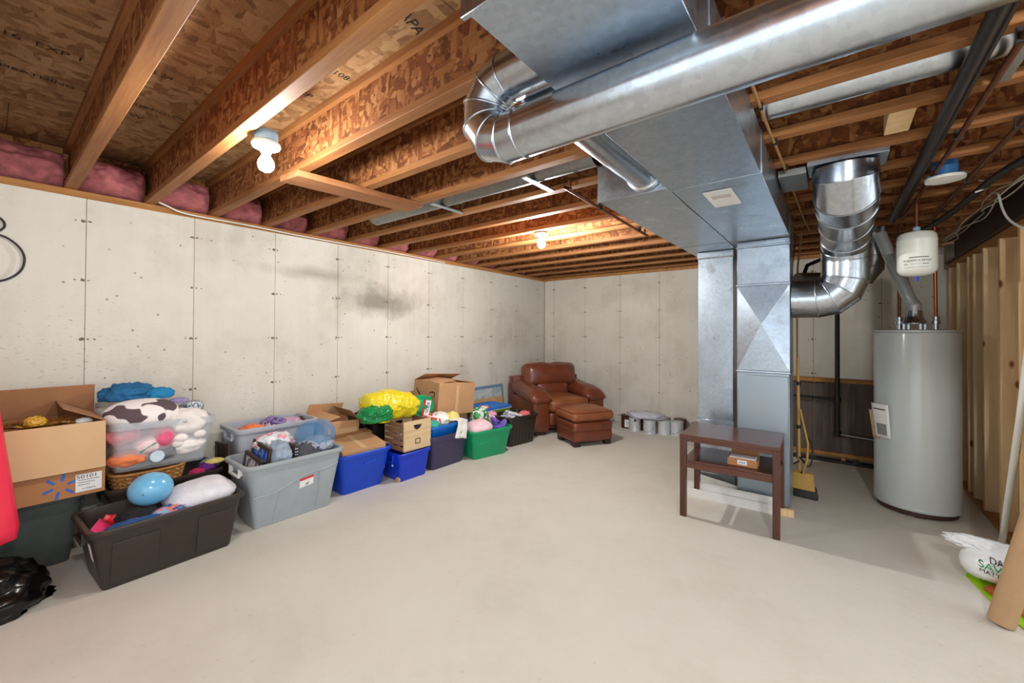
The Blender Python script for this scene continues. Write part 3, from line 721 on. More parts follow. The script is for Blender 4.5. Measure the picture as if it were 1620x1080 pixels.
def tote(label, loc, wx, ly, H, mat, rz=0, taper=.05, r=.05, lip=.018, lh=.03, name='storage_tote', cat='tote', handles=True, panels=(), rot=None, th=.006, rim_mat=None, hmat=None):
    t = thing(name, label, cat, loc, rz, None, rot); wx -= 2*lip; ly -= 2*lip
    rings([(0,taper),(.012,taper-.006),(H-lh,0),(H-lh,.0),(H-.004,.0),(H-.004,th),(.016,taper+th)], wx, ly, r).build('body', mat, t, 35)
    rim_ = rings([(H-lh,.001),(H-lh,-lip*.85),(H-lh+.006,-lip),(H-.005,-lip),(H,-lip*.7),(H,.002),(H-.006,.004)], wx, ly, r, True).build('rim', rim_mat or mat, t, 35)
    if handles:
        for s in (-1, 1):
            yy = s*(ly/2+lip*.2); w = wx*.2; m = MB()
            for xx in (-w, w): m.cbox((xx, yy, H-lh-.025), (.016,.028,.06))
            m.cbox((0, yy+s*.008, H-lh-.055), (2*w+.016,.018,.018)); m.build('handle', hmat or mat, rim_, bevel=.004)
    for (y0, y1, z0, z1) in panels:
        def px(z, e): return wx/2-(taper-.006)*(1-(z-.012)/(H-lh-.012))+e
        vs = [(px(z,e), yv, z) for e in (-.004,.006) for (yv, z) in ((y0,z0),(y1,z0),(y1,z1),(y0,z1))]
        MB().add(vs, [(0,1,2,3),(4,5,6,7),(0,1,5,4),(1,2,6,5),(2,3,7,6),(3,0,4,7)]).build('raised_panel', mat, t, bevel=.003)
    t['_w'] = wx/2; t['_t'] = taper; t['_H'] = H-lh
    return t
def on_front(t, pts, r, mat, name, e=.002):       # moulded line following the sloping front
    w, tp, h = t['_w'], t['_t'], t['_H']
    MB().sweep([(w-(tp-.006)*(1-(z-.012)/(h-.012))+e, y, z) for y, z in pts], r, 8).build(name, mat, t, 60)
def soft(name, label, cat, loc, rad, mat, seed=0, amp=.3, freq=2.0, floor=-.6, rz=0, group=None, ridged=True, sub=4):
    o = blob(rad, seed, amp, freq, floor, sub, ridged).build(name, mat, None, 179); o.location = loc; o.rotation_euler = (0,0,rz)
    return tag(o, label, cat, group)
def cushion(size, r, pf=.03, n=10, seed=0, wr=.004):
    def puff(p, u):
        k = (1-u.x**4)*(1-u.y**4)*(1-u.z**4)
        w = noise.noise(Vector((p.x*9+seed, p.y*9, p.z*9)))*wr
        s = Vector((u.x if abs(u.x)==1 else 0, u.y if abs(u.y)==1 else 0, u.z if abs(u.z)==1 else 0))
        g = 1.0
        for a in range(3):
            if abs(u[a]) != 1: g *= (1-u[a]**2)
        return s*(pf*g)+s*w
    return rbox(size, r, n, puff)

t = tote('dark grey tote at the left edge, under the open cardboard box', (-3.78,.04,0), .46, .68, .405, M_dkgrey, panels=((-.02,.02,.02,.3),))
def carton(label, loc, sx, sy, sz, rz=0, flaps=(), mat=M_card, inside=M_cardd, rot=None, th=.005, name='cardboard_box', flap_mat=None, lid=False):
    t = thing(name, label, 'box', loc, rz, None, rot)
    for nm, b in (('side_panel',(sx/2-th,sx/2,-sy/2,sy/2,0,sz)),('side_panel',(-sx/2,-sx/2+th,-sy/2,sy/2,0,sz)),('end_panel',(-sx/2+th,sx/2-th,-sy/2,-sy/2+th,0,sz)),('end_panel',(-sx/2+th,sx/2-th,sy/2-th,sy/2,0,sz)),('bottom_panel',(-sx/2+th,sx/2-th,-sy/2+th,sy/2-th,0,th))):
        MB().box(*b).build(nm, mat, t, bevel=.0015, seg=1)
    for (side, ang, ln) in flaps:
        a = radians(ang)
        if side[1] == 'x':
            s = 1 if side[0] == '+' else -1; d = Vector((s*sin(a),0,cos(a))); e = Vector((0,1,0)); c = Vector((s*(sx/2-th/2),0,sz+.002)); w = sy-.004
        else:
            s = 1 if side[0] == '+' else -1; d = Vector((0,s*sin(a),cos(a))); e = Vector((1,0,0)); c = Vector((0,s*(sy/2-th/2),sz+.002)); w = sx-.004
        nrm = d.cross(e); R = Matrix((e, d, nrm)).transposed()
        off = Vector((0,0,0))
        if abs(ang) > 150: off = nrm*0 + (Vector((s,0,0)) if side[1]=='x' else Vector((0,s,0)))*.006
        MB().cbox(c+d*ln/2+off, (w, ln, th), R).build('flap', flap_mat or mat, t, bevel=.0012, seg=1)
    return t
bx = carton('open cardboard box with blue sparks and a white label, flap hanging over its front', (-3.725,.09,.407), .45, .72, .425, 0, (('+x',175,.275),('-x',-6,.185),('+y',-62,.2),('-y',120,.2)), M_card2, flap_mat=M_cardd)
[c for c in bx.children if c.name.startswith('flap')][0].data.materials[0] = M_cardl
fx = .45/2+.0015
def spark(par, y, z, x, R=.05, k=6, sc=1.0):
    for i in range(k):
        a = radians(30+i*360/k-12); m = MB().cbox((0,0,0), (.001, .042*sc, .013*sc)); Rm = Matrix.Rotation(a,4,'X')
        m.xform(Matrix.Translation((x, y+R*sc*cos(a), z+R*sc*sin(a))) @ Rm).build('printed_ray', M_bluespark, par, bevel=.0)
spark(bx, .175, .075, fx); spark(bx, -.02, .0, fx, .045, 6, .55)
MB().box(fx,fx+.001,.235,.345,.022,.125).build('paper_label', M_paper, bx)
text('printed_number', '50101', .028, M_ink, bx, frame_m((fx+.0016,.282,.108),(0,1,0),(0,0,1)), .0002, 1.3)
for k, zz in enumerate((.088,.074,.060)): MB().box(fx+.001,fx+.0014,.245,.335-.02*k,zz,zz+.003).build('printed_line', M_ink, bx)
text('printed_number', 'A 10,062 $', .012, M_ink, bx, frame_m((fx+.0016,.29,.038),(0,1,0),(0,0,1)), .0002)
MB().cbox((fx+.012,-.08,.29),(.0012,.05,.26)).build('tape_strip', M_cardl, bx); MB().cbox((-.2115,-.08,.52),(.0012,.03,.16), Matrix.Rotation(radians(-6),3,'Y')).build('tape_strip', M_cardl, bx)
# tinsel garland
random.seed(21); m = MB()
for i in range(1500):
    u = random.random(); c = Vector((-3.56+.03*sin(u*9)-.03*u, -.2+.56*u, .838+.008*sin(u*17)))
    d = Vector((random.gauss(0,1), random.gauss(.5,1), random.gauss(.2,.8))).normalized()*random.uniform(.02,.05)
    s = d.orthogonal().normalized()*.0022; m.add([c-s, c+s, c+d], [(0,1,2)])
m.sweep([(-3.56+.03*sin(u*9)-.03*u, -.2+.56*u, .835+.008*sin(u*17)) for u in [k/30 for k in range(31)]], .012, 8)
tag(m.build('tinsel_garland', simple('tinsel', (150,104,40), .4, .5, .6, 40)), 'brown and gold tinsel garland lying in the open cardboard box', 'garland')
for k, (yy, lab) in enumerate(((.17,'larger yellow tinsel tuft by the folded box flap'),(.02,'smaller yellow tinsel tuft among brown garland'))):
    soft('tinsel_tuft', lab, 'garland', (-3.56,yy,.857), (.02,.04-.01*k,.02+.012*(1-k)), simple('gold_tinsel', (206,160,50), .5, var=.3, scale=60), k+3, .5, 4)
soft('cotton_ball', 'white cotton tuft at the right corner of the open cardboard box', 'cotton', (-3.56,.36,.835), (.022,.035,.018), M_paper, 5, .5, 4)

# red pad on its black base
rb = thing('red_pad', 'red vinyl pad cut by the left edge, standing over a black bag', 'pad', (-3.32,-.29,.285))
def puff(p, u): return (0, -.0+ (.05*(-u.z) if u.y > 0 else 0), 0)
rbox((.2,.72,.85), .06, 8, puff).xform(Matrix.Translation((0,0,.445))).build('cover', M_red, rb, 60)
MB().sweep([(.102,.30,.12),(.102,.26,.45),(.102,.22,.8)], .003, 6).build('seam', simple('red_seam', (170,26,48), .5), rb)
MB().cyl((0,.1,-.06),(0,.1,.04),.05).build('neck', M_black, rb, 40)
bg = thing('black_bag', 'crumpled glossy black bag on the floor at the left edge', 'bag', (-3.29,-.13,0))
blob((.25,.35,.23), 8, .2, 1.8, -.03, 5).xform(Matrix.Translation((0,0,.008))).build('film', M_blackvinyl, bg, 179)
MB().lathe([(.018,0),(.018,.002)], 16).xform(Matrix.Translation((.13,.16,.178)) @ Matrix.Rotation(radians(22),4,'Y')).build('sticker', M_white, bg)

# rear brown-black tote with basket and clear tote of plush toys
tote('brown-black tote against the wall, under the wicker basket', (-3.765,.775,0), .45, .64, .375, M_brownblack)
soft('toy_heap', 'dark folded fabric filling the tote under the wicker basket', 'fabric', (-3.765,.775,.2), (.15,.24,.12), fab('dark_fabric', (40,36,40)), 2, .2)
bk = thing('wicker_basket', 'oval wicker basket under the clear plastic tote', 'basket', (-3.70,.68,.318))
def oval(a, k): return (.145*k*math.copysign(abs(cos(a))**.6,cos(a)), .19*k*math.copysign(abs(sin(a))**.6,sin(a)))
for i in range(9):
    pts = []
    for j in range(144):
        a = 2*pi*j/144; q_ = oval(a, .86+.14*i/8); w = 1+.035*sin(a*18+(pi if i % 2 else 0)); pts.append((q_[0]*w, q_[1]*w, .012+.0142*i))
    MB().sweep(pts, .0078, 6, closed=True).build('woven_strand', M_wicker if i % 2 else M_wickerd, bk, 80)
for j in range(36):
    a = 2*pi*(j+.5)/36; q0, q1 = oval(a, .86), oval(a, 1.0); MB().sweep([(q0[0],q0[1],.004),(q1[0],q1[1],.135)], .005, 6).build('stake', M_wicker, bk, 60)
MB().sweep([(.150*math.copysign(abs(cos(a))**.6,cos(a)), .195*math.copysign(abs(sin(a))**.6,sin(a)), .135) for a in [2*pi*k/48 for k in range(48)]], .0085, 8, closed=True).build('rim', M_wicker, bk, 60)
MB().prism(rrect(.25,.33,.08), 0, .006).build('bottom', M_wicker, bk)
M_clear = clear_plastic('clear_plastic', (214,220,226), .30, .12)
tote('clear plastic tote full of pink and white plush toys', (-3.745,.735,.463), .40, .58, .315, M_clear, rot=(radians(-3),0,radians(3)), taper=.04, handles=False, lh=.045, name='clear_tote', lip=.012)
def plush(label, c, r, mat, ears=(), nm='plush_toy', rz=0):
    t = thing(nm, label, 'plush toy', (c[0],c[1],c[2]-r[2]), rz)
    blob((r[0]*1.15,r[1]*1.15,r[2]*1.1), len(label), .16, 1.6, -.95, 4, False).xform(Matrix.Translation((0,0,r[2]))).build('body', mat, t, 179)
    for (p, rr) in ears: ellipsoid(rr, (p[0],p[1],p[2]+r[2]), 14, 10).build('limb', mat, t, 80)
    return t
F_pink = fab('pink_plush', (236,140,150)); F_lpink = fab('pale_pink_plush', (240,206,208)); F_or = fab('orange_plush', (238,132,84)); F_wh = fab('white_plush', (236,228,222)); F_gry = fab('grey_plush', (120,124,128)); F_blu = fab('blue_fleece', (34,98,144)); F_hot = fab('hot_pink_plush', (226,96,130))
plush('coral pink plush at the left inside the clear tote', (-3.63,.55,.70), (.06,.075,.06), F_pink)
plush('orange plush at the bottom left inside the clear tote', (-3.63,.565,.545), (.065,.085,.05), F_or, [((.05,.06,-.01),(.02,.03,.02))])
plush('pale pink plush with a green stripe in the middle of the clear tote', (-3.60,.66,.62), (.04,.07,.055), F_lpink)
plush('hot pink plush in the middle of the clear tote', (-3.62,.745,.66), (.055,.07,.075), F_hot, [((.02,-.03,.07),(.02,.02,.03))])
plush('round white plush with sleepy eyes at the right of the clear tote', (-3.66,.885,.735), (.105,.115,.085), F_wh, [((.07,-.05,-.10),(.035,.045,.035)),((.07,.06,-.09),(.03,.04,.03))])
plush('white plush body at the lower right of the clear tote', (-3.63,.88,.57), (.06,.09,.06), F_wh, [((.05,-.06,.03),(.02,.035,.025))])
plush('grey plush at the bottom of the clear tote', (-3.61,.755,.55), (.045,.06,.045), F_gry)
soft('plush_fill', 'mixed pink fabric deep inside the clear tote', 'fabric', (-3.735,.72,.60), (.11,.215,.13), F_lpink, 12, .25)
MB().sweep([(-3.564,.62,.585),(-3.556,.66,.615),(-3.56,.70,.635)], .006, 6).build('green_ribbon', simple('green_ribbon', (70,170,140), .7)); tag(bpy.data.objects['green_ribbon'], 'green ribbon lying across the pale pink plush', 'ribbon')
tag(MB().lathe([(.038,0),(.038,.003)], 20).xform(Matrix.Translation((-3.555,.705,.545)) @ Matrix.Rotation(pi/2,4,'Y')).build('gift_tag', simple('pale_tag', (206,222,232), .6)), 'pale round tag in front of the plush toys in the clear tote', 'tag')
for dy in (-.035,.045):
    MB().sweep([(-3.553,.885+dy-.012,.752),(-3.551,.885+dy,.746),(-3.553,.885+dy+.012,.75)], .0018, 6).build('stitched_eye', M_ink, bpy.data.objects['plush_toy.004'])
    e = bpy.data.objects['plush_toy.004'].children[-1]; e.location = -Vector(bpy.data.objects['plush_toy.004'].location)
cp = tag(ellipsoid((.125,.195,.088), nu=40, nv=24, e=.9).build('cow_pillow', cow_mat(), None, 80), 'white pillow with brown cow spots on top of the clear tote', 'pillow'); cp.location = (-3.67,.645,.825); cp.rotation_euler = (0,radians(18),0)
soft('blue_fleece', 'bunched blue fleece on top of the cow-spotted pillow', 'fabric', (-3.83,.60,.945), (.10,.13,.065), F_blu, 4, .55, 2.6)
soft('fleece_scrap', 'brighter blue fleece lump beside the bunched blue fleece', 'fabric', (-3.80,.755,.93), (.07,.085,.045), fab('bright_blue_fleece', (28,128,176)), 6, .3, 2.2)
soft('lilac_scrap', 'small lilac fabric flap right of the cow-spotted pillow', 'fabric', (-3.74,.86,.875), (.035,.055,.022), fab('lilac', (150,134,176)), 7, .3)
soft('patterned_scrap', 'small black and white fabric at the right rear of the clear tote', 'fabric', (-3.84,.96,.80), (.06,.07,.05), patch_mat('bw_print', ((220,226,228),(110,120,130),(210,220,226)), 40), 9, .3)
for k, (c, r, mt, lab) in enumerate((((-3.62,1.0,.385),(.05,.05,.035),fab('purple_toy',(92,36,120)),'purple toy at the right end of the brown-black tote'),((-3.66,1.03,.40),(.05,.06,.035),F_gry,'grey toy beside the purple toy'),((-3.61,1.045,.42),(.03,.055,.02),fab('yellow_toy',(206,190,110)),'pale yellow toy beside the grey toy'),((-3.58,.93,.375),(.03,.045,.025),fab('magenta_toy',(170,30,80)),'magenta toy next to the wicker basket'))):
    soft('small_toy', lab, 'toy', c, r, mt, k+14, .4, 2.5)

# long brown-black tote in front
lt = tote('long brown-black tote on the floor with a blue ball and white pillow in it', (-3.225,.675,0), .475, .735, .338, M_brownblack, .05, .055, panels=((-.27,-.07,.03,.255),(.11,.29,.03,.255)))
MB().add([(x_, -(.735/2-.018)+.055*(1-z_/.308)-.0015, z_) for x_, z_ in ((.07,.09),(.13,.09),(.13,.25),(.07,.25))],[(0,1,2,3)]).build('paper_label', M_paper, lt, solid=.001)
soft('dark_fabric', 'dark fabric lining the long tote', 'fabric', (-3.225,.675,.13), (.15,.27,.11), fab('blackish_fabric', (30,28,32)), 31, .15)
bl = thing('blue_ball', 'shiny sky-blue ball resting in the long tote', 'ball', (-3.24,.615,.335)); ellipsoid((.095,.108,.095), (0,0,.095)).build('skin', M_sky, bl, 80)
MB().lathe([(.004,0),(.004,.002)], 10).xform(Matrix.Translation((.082,-.05,.093)) @ Matrix.Rotation(pi/2,4,'Y')).build('plug', M_ink, bl)
wp = tag(pillow((.15,.185,.085), 3).build('white_pillow', fab('pillow_white', (222,220,226)), None, 179), 'white pillow at the right end of the long tote', 'pillow'); wp.location = (-3.24,.86,.325); wp.rotation_euler = (radians(4),radians(4),.05)
for k, (c, d, rr, mt, lab, nm, cat) in enumerate((((-3.17,.425,.27),(.16,.012,.15),(radians(50),0,radians(-20)),simple('pink_plastic',(232,60,120),.4),'pink plastic panel in the left end of the long tote','toy_board','toy'),((-3.10,.47,.295),(.06,.14,.012),(radians(10),radians(20),0),simple('pink_plastic2',(226,74,132),.4),'flat pink strip near the front rim of the long tote','toy_strip','toy'))):
    o_ = tag(MB().cbox((0,0,0),d).build(nm, mt, None, bevel=.004), lab, cat); o_.location = c; o_.rotation_euler = rr
rt_ = thing('red_bottle', 'small red bottle in the long tote', 'bottle', (-3.22,.47,.30), 0, None, (radians(60),0,radians(-10))); MB().lathe([(.022,-.06),(.024,-.055),(.024,.03),(.014,.045)], 16).build('body', simple('red_plastic', (206,28,40), .35), rt_, 40); MB().lathe([(.015,.045),(.015,.065)], 14).build('cap', simple('coral_cap', (240,90,90), .4), rt_, 40)
soft('denim', 'blue denim lying along the front rim of the long tote', 'clothes', (-3.11,.545,.285), (.055,.13,.035), fab('denim', (40,82,140)), 41, .4)
soft('black_cloth', 'black cloth under the blue ball', 'clothes', (-3.19,.545,.305), (.07,.09,.045), fab('black_cloth', (26,24,28)), 42, .35)
soft('blue_cloth', 'pale blue cloth between the blue ball and the white pillow', 'clothes', (-3.13,.70,.295), (.07,.11,.04), patch_mat('blue_print', ((96,130,176),(60,92,150),(220,130,120),(150,180,210)), 14), 43, .35)

# big grey tote
gt = tote('large grey tote with moulded arch and red-white sticker, full of odds and ends', (-3.305,1.425,0), .46, .72, .462, M_grey, 0, .075, r=.06, lip=.02, lh=.028, hmat=M_white)
on_front(gt, [(-.30,.235),(-.20,.232),(-.10,.255),(-.02,.29),(.06,.315),(.14,.322),(.20,.318),(.27,.34),(.30,.345)], .005, M_grey, 'moulded_arch')
on_front(gt, [(-.12,.25),(-.145,.1),(-.155,.02)], .004, M_grey, 'moulded_rib'); on_front(gt, [(.16,.32),(.165,.15),(.15,.02)], .004, M_grey, 'moulded_rib')
def sticker(t, y0, y1, z0, z1, mat, nm, e=.001):
    w, tp, h = t['_w'], t['_t'], t['_H']; X = lambda z: w-(tp-.006)*(1-(z-.012)/(h-.012))
    vs = [(X(z)+ee, yv, z) for ee in (-.001, e) for (yv, z) in ((y0,z0),(y1,z0+.012),(y1,z1+.012),(y0,z1))]
    MB().add(vs, [(0,1,2,3),(4,5,6,7),(0,1,5,4),(1,2,6,5),(2,3,7,6),(3,0,4,7)]).build(nm, mat, t)
sticker(gt, .015,.115,.215,.285, M_paper, 'sticker'); sticker(gt, .015,.115,.268,.285, M_redink, 'sticker_band', .0018)
sticker(gt, .06,.08,.225,.24, simple('grey_mark', (120,116,112), .8), 'sticker_mark', .0018)
def frame(label, loc, w, h, b, mat, inner, rot, nm='picture_frame', d=.02):
    t = thing(nm, label, 'picture frame', loc, 0, None, rot)
    for (x0,x1,z0,z1) in ((-w/2,w/2,0,b),(-w/2,w/2,h-b,h),(-w/2,-w/2+b,b,h-b),(w/2-b,w/2,b,h-b)): MB().box(x0,x1,-d/2,d/2,z0,z1).build('moulding', mat, t, bevel=.003)
    MB().box(-w/2+b,w/2-b,-.003,.004,b,h-b).build('picture', inner, t); return t
M_frame = simple('dark_frame', (58,42,32), .45, var=.2)
frame('taller dark picture frame standing in the large grey tote', (-3.33,1.215,.215), .30, .345, .03, M_frame, patch_mat('blue_picture', ((20,30,60),(20,70,200),(90,140,200),(16,20,40)), 12), (radians(-6),radians(5),0))
frame('shorter dark picture frame with a pale mount in the large grey tote', (-3.32,1.165,.22), .28, .27, .026, M_frame, patch_mat('pale_picture', ((206,202,206),(206,202,206),(110,112,122)), 10), (radians(-6),radians(5),0))
frame('empty dark frame leaning between the totes near the wall', (-3.70,1.13,.02), .24, .50, .026, M_frame, M_frame, (0,radians(-3),radians(4)), d=.016)
soft('shirt', 'pale blue denim shirt in the large grey tote', 'clothes', (-3.27,1.345,.455), (.12,.09,.10), fab('pale_denim', (150,164,180)), 51, .35)
soft('towel', 'white and pink floral towel at the back of the large grey tote', 'clothes', (-3.40,1.37,.53), (.10,.13,.065), patch_mat('floral', ((232,222,222),(226,150,160),(214,220,226),(236,230,228)), 12), 52, .4)
soft('dark_shirt', 'dark grey cloth beside the water jug in the large grey tote', 'clothes', (-3.22,1.53,.43), (.10,.12,.085), fab('charcoal_cloth', (72,72,80)), 53, .3)
sb = thing('studded_belt', 'dark belt with silver studs across the pale denim', 'belt', (-3.25,1.425,.47)); MB().box(-.1,.1,-.012,.012,-.06,.065).build('strap', simple('belt_leather', (52,40,40), .5), sb, bevel=.01)
for k in range(10): ellipsoid((.007,.007,.007), (.101, -.006+.012*(k%2), -.05+.022*(k//2)), 10, 8).build('stud', M_galv2, sb, 80)
jg = thing('water_jug', 'translucent blue water jug lying in the large grey tote', 'jug', (-3.29,1.615,.545), 0, None)
jm = MB().lathe([(.02,0),(.095,.004),(.118,.02),(.126,.045),(.126,.10),(.121,.11),(.126,.12),(.126,.19),(.10,.235),(.05,.265),(.03,.275),(.03,.31)], 40, cap1=False)
ax = Vector((-.42,.78,-.06)).normalized(); jm.xform(Matrix.Translation(-ax*.08) @ ax.to_track_quat('Z','Y').to_matrix().to_4x4()).build('shell', clear_plastic('jug_blue', (84,150,200), .42, .06), jg, 40)
soft('clear_wrap', 'crumpled clear wrap around the water jug', 'plastic wrap', (-3.27,1.62,.475), (.11,.12,.06), clear_plastic('clear_wrap', (206,214,230), .55, .15), 55, .5, 3)
# second grey tote behind
tote('light grey tote behind the large grey tote, near the wall', (-3.755,1.485,0), .42, .64, .625, M_ltgrey, 0, .04, r=.05, lip=.02, lh=.035)
for (c, r, mt, lab, sd) in (((-3.72,1.33,.56),(.09,.10,.06),F_or,'orange toys in the light grey tote',61),((-3.74,1.50,.575),(.11,.10,.075),patch_mat('purple_print',((92,76,140),(150,130,180),(70,60,120),(206,170,186)),14),'purple patterned cloth in the light grey tote',62),((-3.70,1.62,.575),(.09,.09,.065),patch_mat('pinkish_print',((206,180,190),(190,150,170),(170,180,200)),14),'pinkish patterned cloth in the light grey tote',63),((-3.72,1.71,.58),(.045,.04,.045),fab('brown_plush',(62,36,26)),'small dark brown toy in the light grey tote',64)):
    soft('soft_things', lab, 'clothes', c, r, mt, sd, .4, 2.4)

# blue tote with boxes
bt_ = tote('royal blue tote with a taped cardboard box tilted in it', (-3.39,2.05,0), .42, .53, .345, M_blue, 0, .06, r=.07, lip=.016, lh=.035, handles=False)
on_front(bt_, [(-.03,.245),(.0,.238),(.05,.24),(.08,.252)], .008, M_blue, 'hand_grip')
b1 = carton('taped cardboard box tilted in the royal blue tote', (-3.39,2.05,.16), .30, .40, .245, 0, (('+x',-90,.148),('-x',-90,.148)), M_card, rot=(radians(3),radians(10),radians(-3)))
MB().box(-.15,.15,-.02,.02,.249,.2505).build('tape_strip', M_cardl, b1)
for k in range(5): MB().box(.1503,.1512,-.19+.009*k,-.184+.009*k,.03,.055+.01*(k%3)).build('printed_mark', M_burn, b1)
MB().box(.1503,.1514,.0,.07,.075,.11).build('printed_mark', M_ink, b1)
carton('plain closed cardboard box on the floor by the wall, under the open one', (-3.80,2.05,0), .38, .48, .40, 0, (('+x',-90,.187),('-x',-90,.187)), M_card)
b2 = carton('cardboard box with raised flaps beside the water jug', (-3.73,2.0,.41), .32, .36, .16, 0, (('-x',-20,.12),('+x',-150,.06),('+y',-50,.14),('-y',-75,.15)), M_card, rot=(radians(-5),radians(4),radians(5)))
MB().cbox((.165,0,.07),(.002,.3,.05)).build('tape_strip', M_cardl, b2)
carton('long flat cardboard piece beside the tilted box', (-3.585,2.075,.405), .12, .44, .03, 0, (('+x',-88,.058),), M_card2, rot=(0,radians(8),radians(-8)))

# crate stack
sbk = tote('small cobalt blue tote with wheels, under the wooden crate', (-3.27,2.50,0), .35, .38, .262, M_blue2, 0, .035, r=.03, lip=.014, lh=.028)
for xx in (.105,): MB().cyl((xx,-.165,.022),(xx,-.135,.022),.022,n=18).build('wheel', M_tan, sbk, 40)
MB().cyl((.03,-.165,.14),(.03,-.150,.14),.014).build('latch', M_white, sbk, 40)
cr = thing('wooden_crate', 'slatted wooden crate with a plain front on the cobalt blue tote', 'crate', (-3.285,2.545,.265))
hw, hl, hh = .15, .16, .275
def d_end(x0, x1, name):
    # end board with a half-round grip cut out
    out = [(-hl,0),(hl,0),(hl,hh),(-hl,hh)]; m = MB()
    zt = hh-.04; gw = .05; arcp = [(-gw+2*gw*k/10, zt-.05*sqrt(max(0,1-((-gw+2*gw*k/10)/gw)**2))) for k in range(11)]
    m.box(x0,x1,-hl,hl,zt,hh); m.box(x0,x1,-hl,-gw,0,zt); m.box(x0,x1,gw,hl,0,zt); m.prism([(-gw,0)]+arcp+[(gw,0)], x0, x1, 0)
    return m.build(name, M_crate, cr)
fbd = d_end(hw-.012, hw, 'front_board'); d_end(-hw, -hw+.012, 'back_board')
for s in (-1, 1):
    for k in range(5): MB().box(-hw+.012, hw-.012, s*hl-.005, s*hl+.005, .005+.055*k, .043+.055*k).build('slat', M_crated, cr, bevel=.001, seg=1)
for k in range(3): MB().box(-hw+.012, hw-.012, -.13+.095*k, -.06+.095*k, .002, .010).build('bottom_slat', M_crated, cr)
for (y0,y1,z0,z1) in ((-.03,.03,.055,.062),(-.03,.03,.098,.105),(-.03,-.023,.062,.098),(.023,.03,.062,.098)): MB().box(hw,hw+.0015,y0,y1,z0,z1).build('label_holder', M_burn, fbd)
soft('scraps', 'pale scraps showing through the crate slats', 'fabric', (-3.285,2.545,.275), (.11,.12,.16), patch_mat('pale_scrap', ((150,160,176),(90,80,90),(200,206,214),(70,110,150)), 14), 66, .35, 2.5, -.05)
tote('black tote against the wall behind the wooden crate', (-3.75,2.53,0), .44, .46, .50, M_black)
tr_ = thing('metal_tray', 'rusty grey metal tray behind the cardboard boxes', 'tray', (-3.66,2.30,.505), radians(6)); rings([(0,.01),(.07,0),(.07,.003),(.004,.013)], .22, .24, .02).build('pan', galv('tray_metal', (120,116,108), .5, .3), tr_, 40)
bgx = thing('plastic_sack', 'shiny yellow and green plastic sack lying on the wooden crate', 'bag', (-3.43,2.46,.545))
def sack(u, v):
    a = 2*pi*u; t_ = -1+2*v; w = (1-abs(t_)**4)**.5; q = Vector((cos(a)*1.3, sin(a)*1.3, t_*2.2)); k = 1+.22*noise.noise(q*1.2)+.10*(1-2*abs(noise.noise(q*2.7)))
    return (.17*w*k*cos(a)+.02*sin(t_*3), .30*t_-.02, .145+.125*w*k*sin(a)+(.03*t_*-1))
MB().grid(64, 60, sack, True).xform(Matrix.Translation((0,0,-.02))).build('yellow_film', M_yellowplastic, bgx, 179)
blob((.12,.16,.085), 71, .32, 1.5, -.8, 5).xform(Matrix.Translation((.08,-.23,.075))).build('green_film', M_greenplastic, bgx, 179)
gm = cushion((.12,.22,.19), .05, .02).xform(Matrix.Translation((-.0,.36,.06)) @ Matrix.Rotation(radians(-6),4,'X')).build('green_panel', simple('green_bag', (0,150,92), .35), bgx, 80)
blob((.05,.06,.035), 72, .3, 2.6).xform(Matrix.Translation((.10,-.16,.01))).build('yellow_corner', M_yellowplastic, bgx, 179)
Rm = Matrix.Rotation(radians(-14),3,'X')
MB().cbox((.078,.335,.055),(.004,.024,.17), Rm).build('red_band', M_redink, bgx); MB().cbox((.078,.385,.045),(.004,.07,.155), Rm).build('white_band', M_paper, bgx)
text('printed_word', 'alto', .07, M_navyink, bgx, frame_m((.0808,.39,.048),(0,-.25,-1),(0,1,-.25)), .0004)

# navy tote with blue insert and clothes
tote('dark navy tote under the bright blue bin of clothes', (-3.30,2.96,0), .40, .53, .338, M_navy, 0, .045, r=.05, lip=.012, lh=.05, handles=False)
bb = tote('bright blue bin of clothes set into the navy tote', (-3.325,2.985,.25), .40, .55, .185, M_cyanblue, 0, .05, r=.05, lip=.014, lh=.03)
for (c, r, mt, lab, sd, nm) in (((-3.36,2.86,.445),(.12,.12,.075),patch_mat('red_white_print',((236,232,230),(232,226,224),(206,60,50),(60,60,120)),9),'white shirt with red print in the bright blue bin',81,'shirt'),((-3.24,2.80,.42),(.085,.09,.055),fab('teal_cloth',(60,176,150)),'teal cloth at the left front of the bright blue bin',82,'cloth'),((-3.33,3.0,.45),(.11,.10,.07),fab('white_cloth',(236,232,224)),'white cloth in the middle of the bright blue bin',83,'cloth'),((-3.25,3.10,.46),(.06,.075,.06),fab('pale_yellow',(232,214,130)),'pale yellow toy at the right of the bright blue bin',84,'toy')):
    soft(nm, lab, 'clothes' if nm != 'toy' else 'toy', c, r, mt, sd, .4, 2.3)
def tow(u, v):
    yy = 3.02+.14*u+.02*sin(v*4); s = v*.26
    if s < .09: p = (-3.24+s+.022, yy, .455-.01*s)
    else: p = (-3.11+.004*sin(u*9)+.012, yy, .452-(s-.09))
    return (p[0]+.006*noise.noise(Vector((u*5,v*5,1))), p[1]+.05*(v-.5)*(u-.2), p[2]+.012*noise.noise(Vector((u*4,v*4,2)))-.05*u*max(0,v-.4))
tag(MB().grid(14,18,tow).build('hanging_towel', fab('towel_white', (232,230,222)), None, 80, solid=.006), 'white towel hanging over the front of the bright blue bin', 'towel')
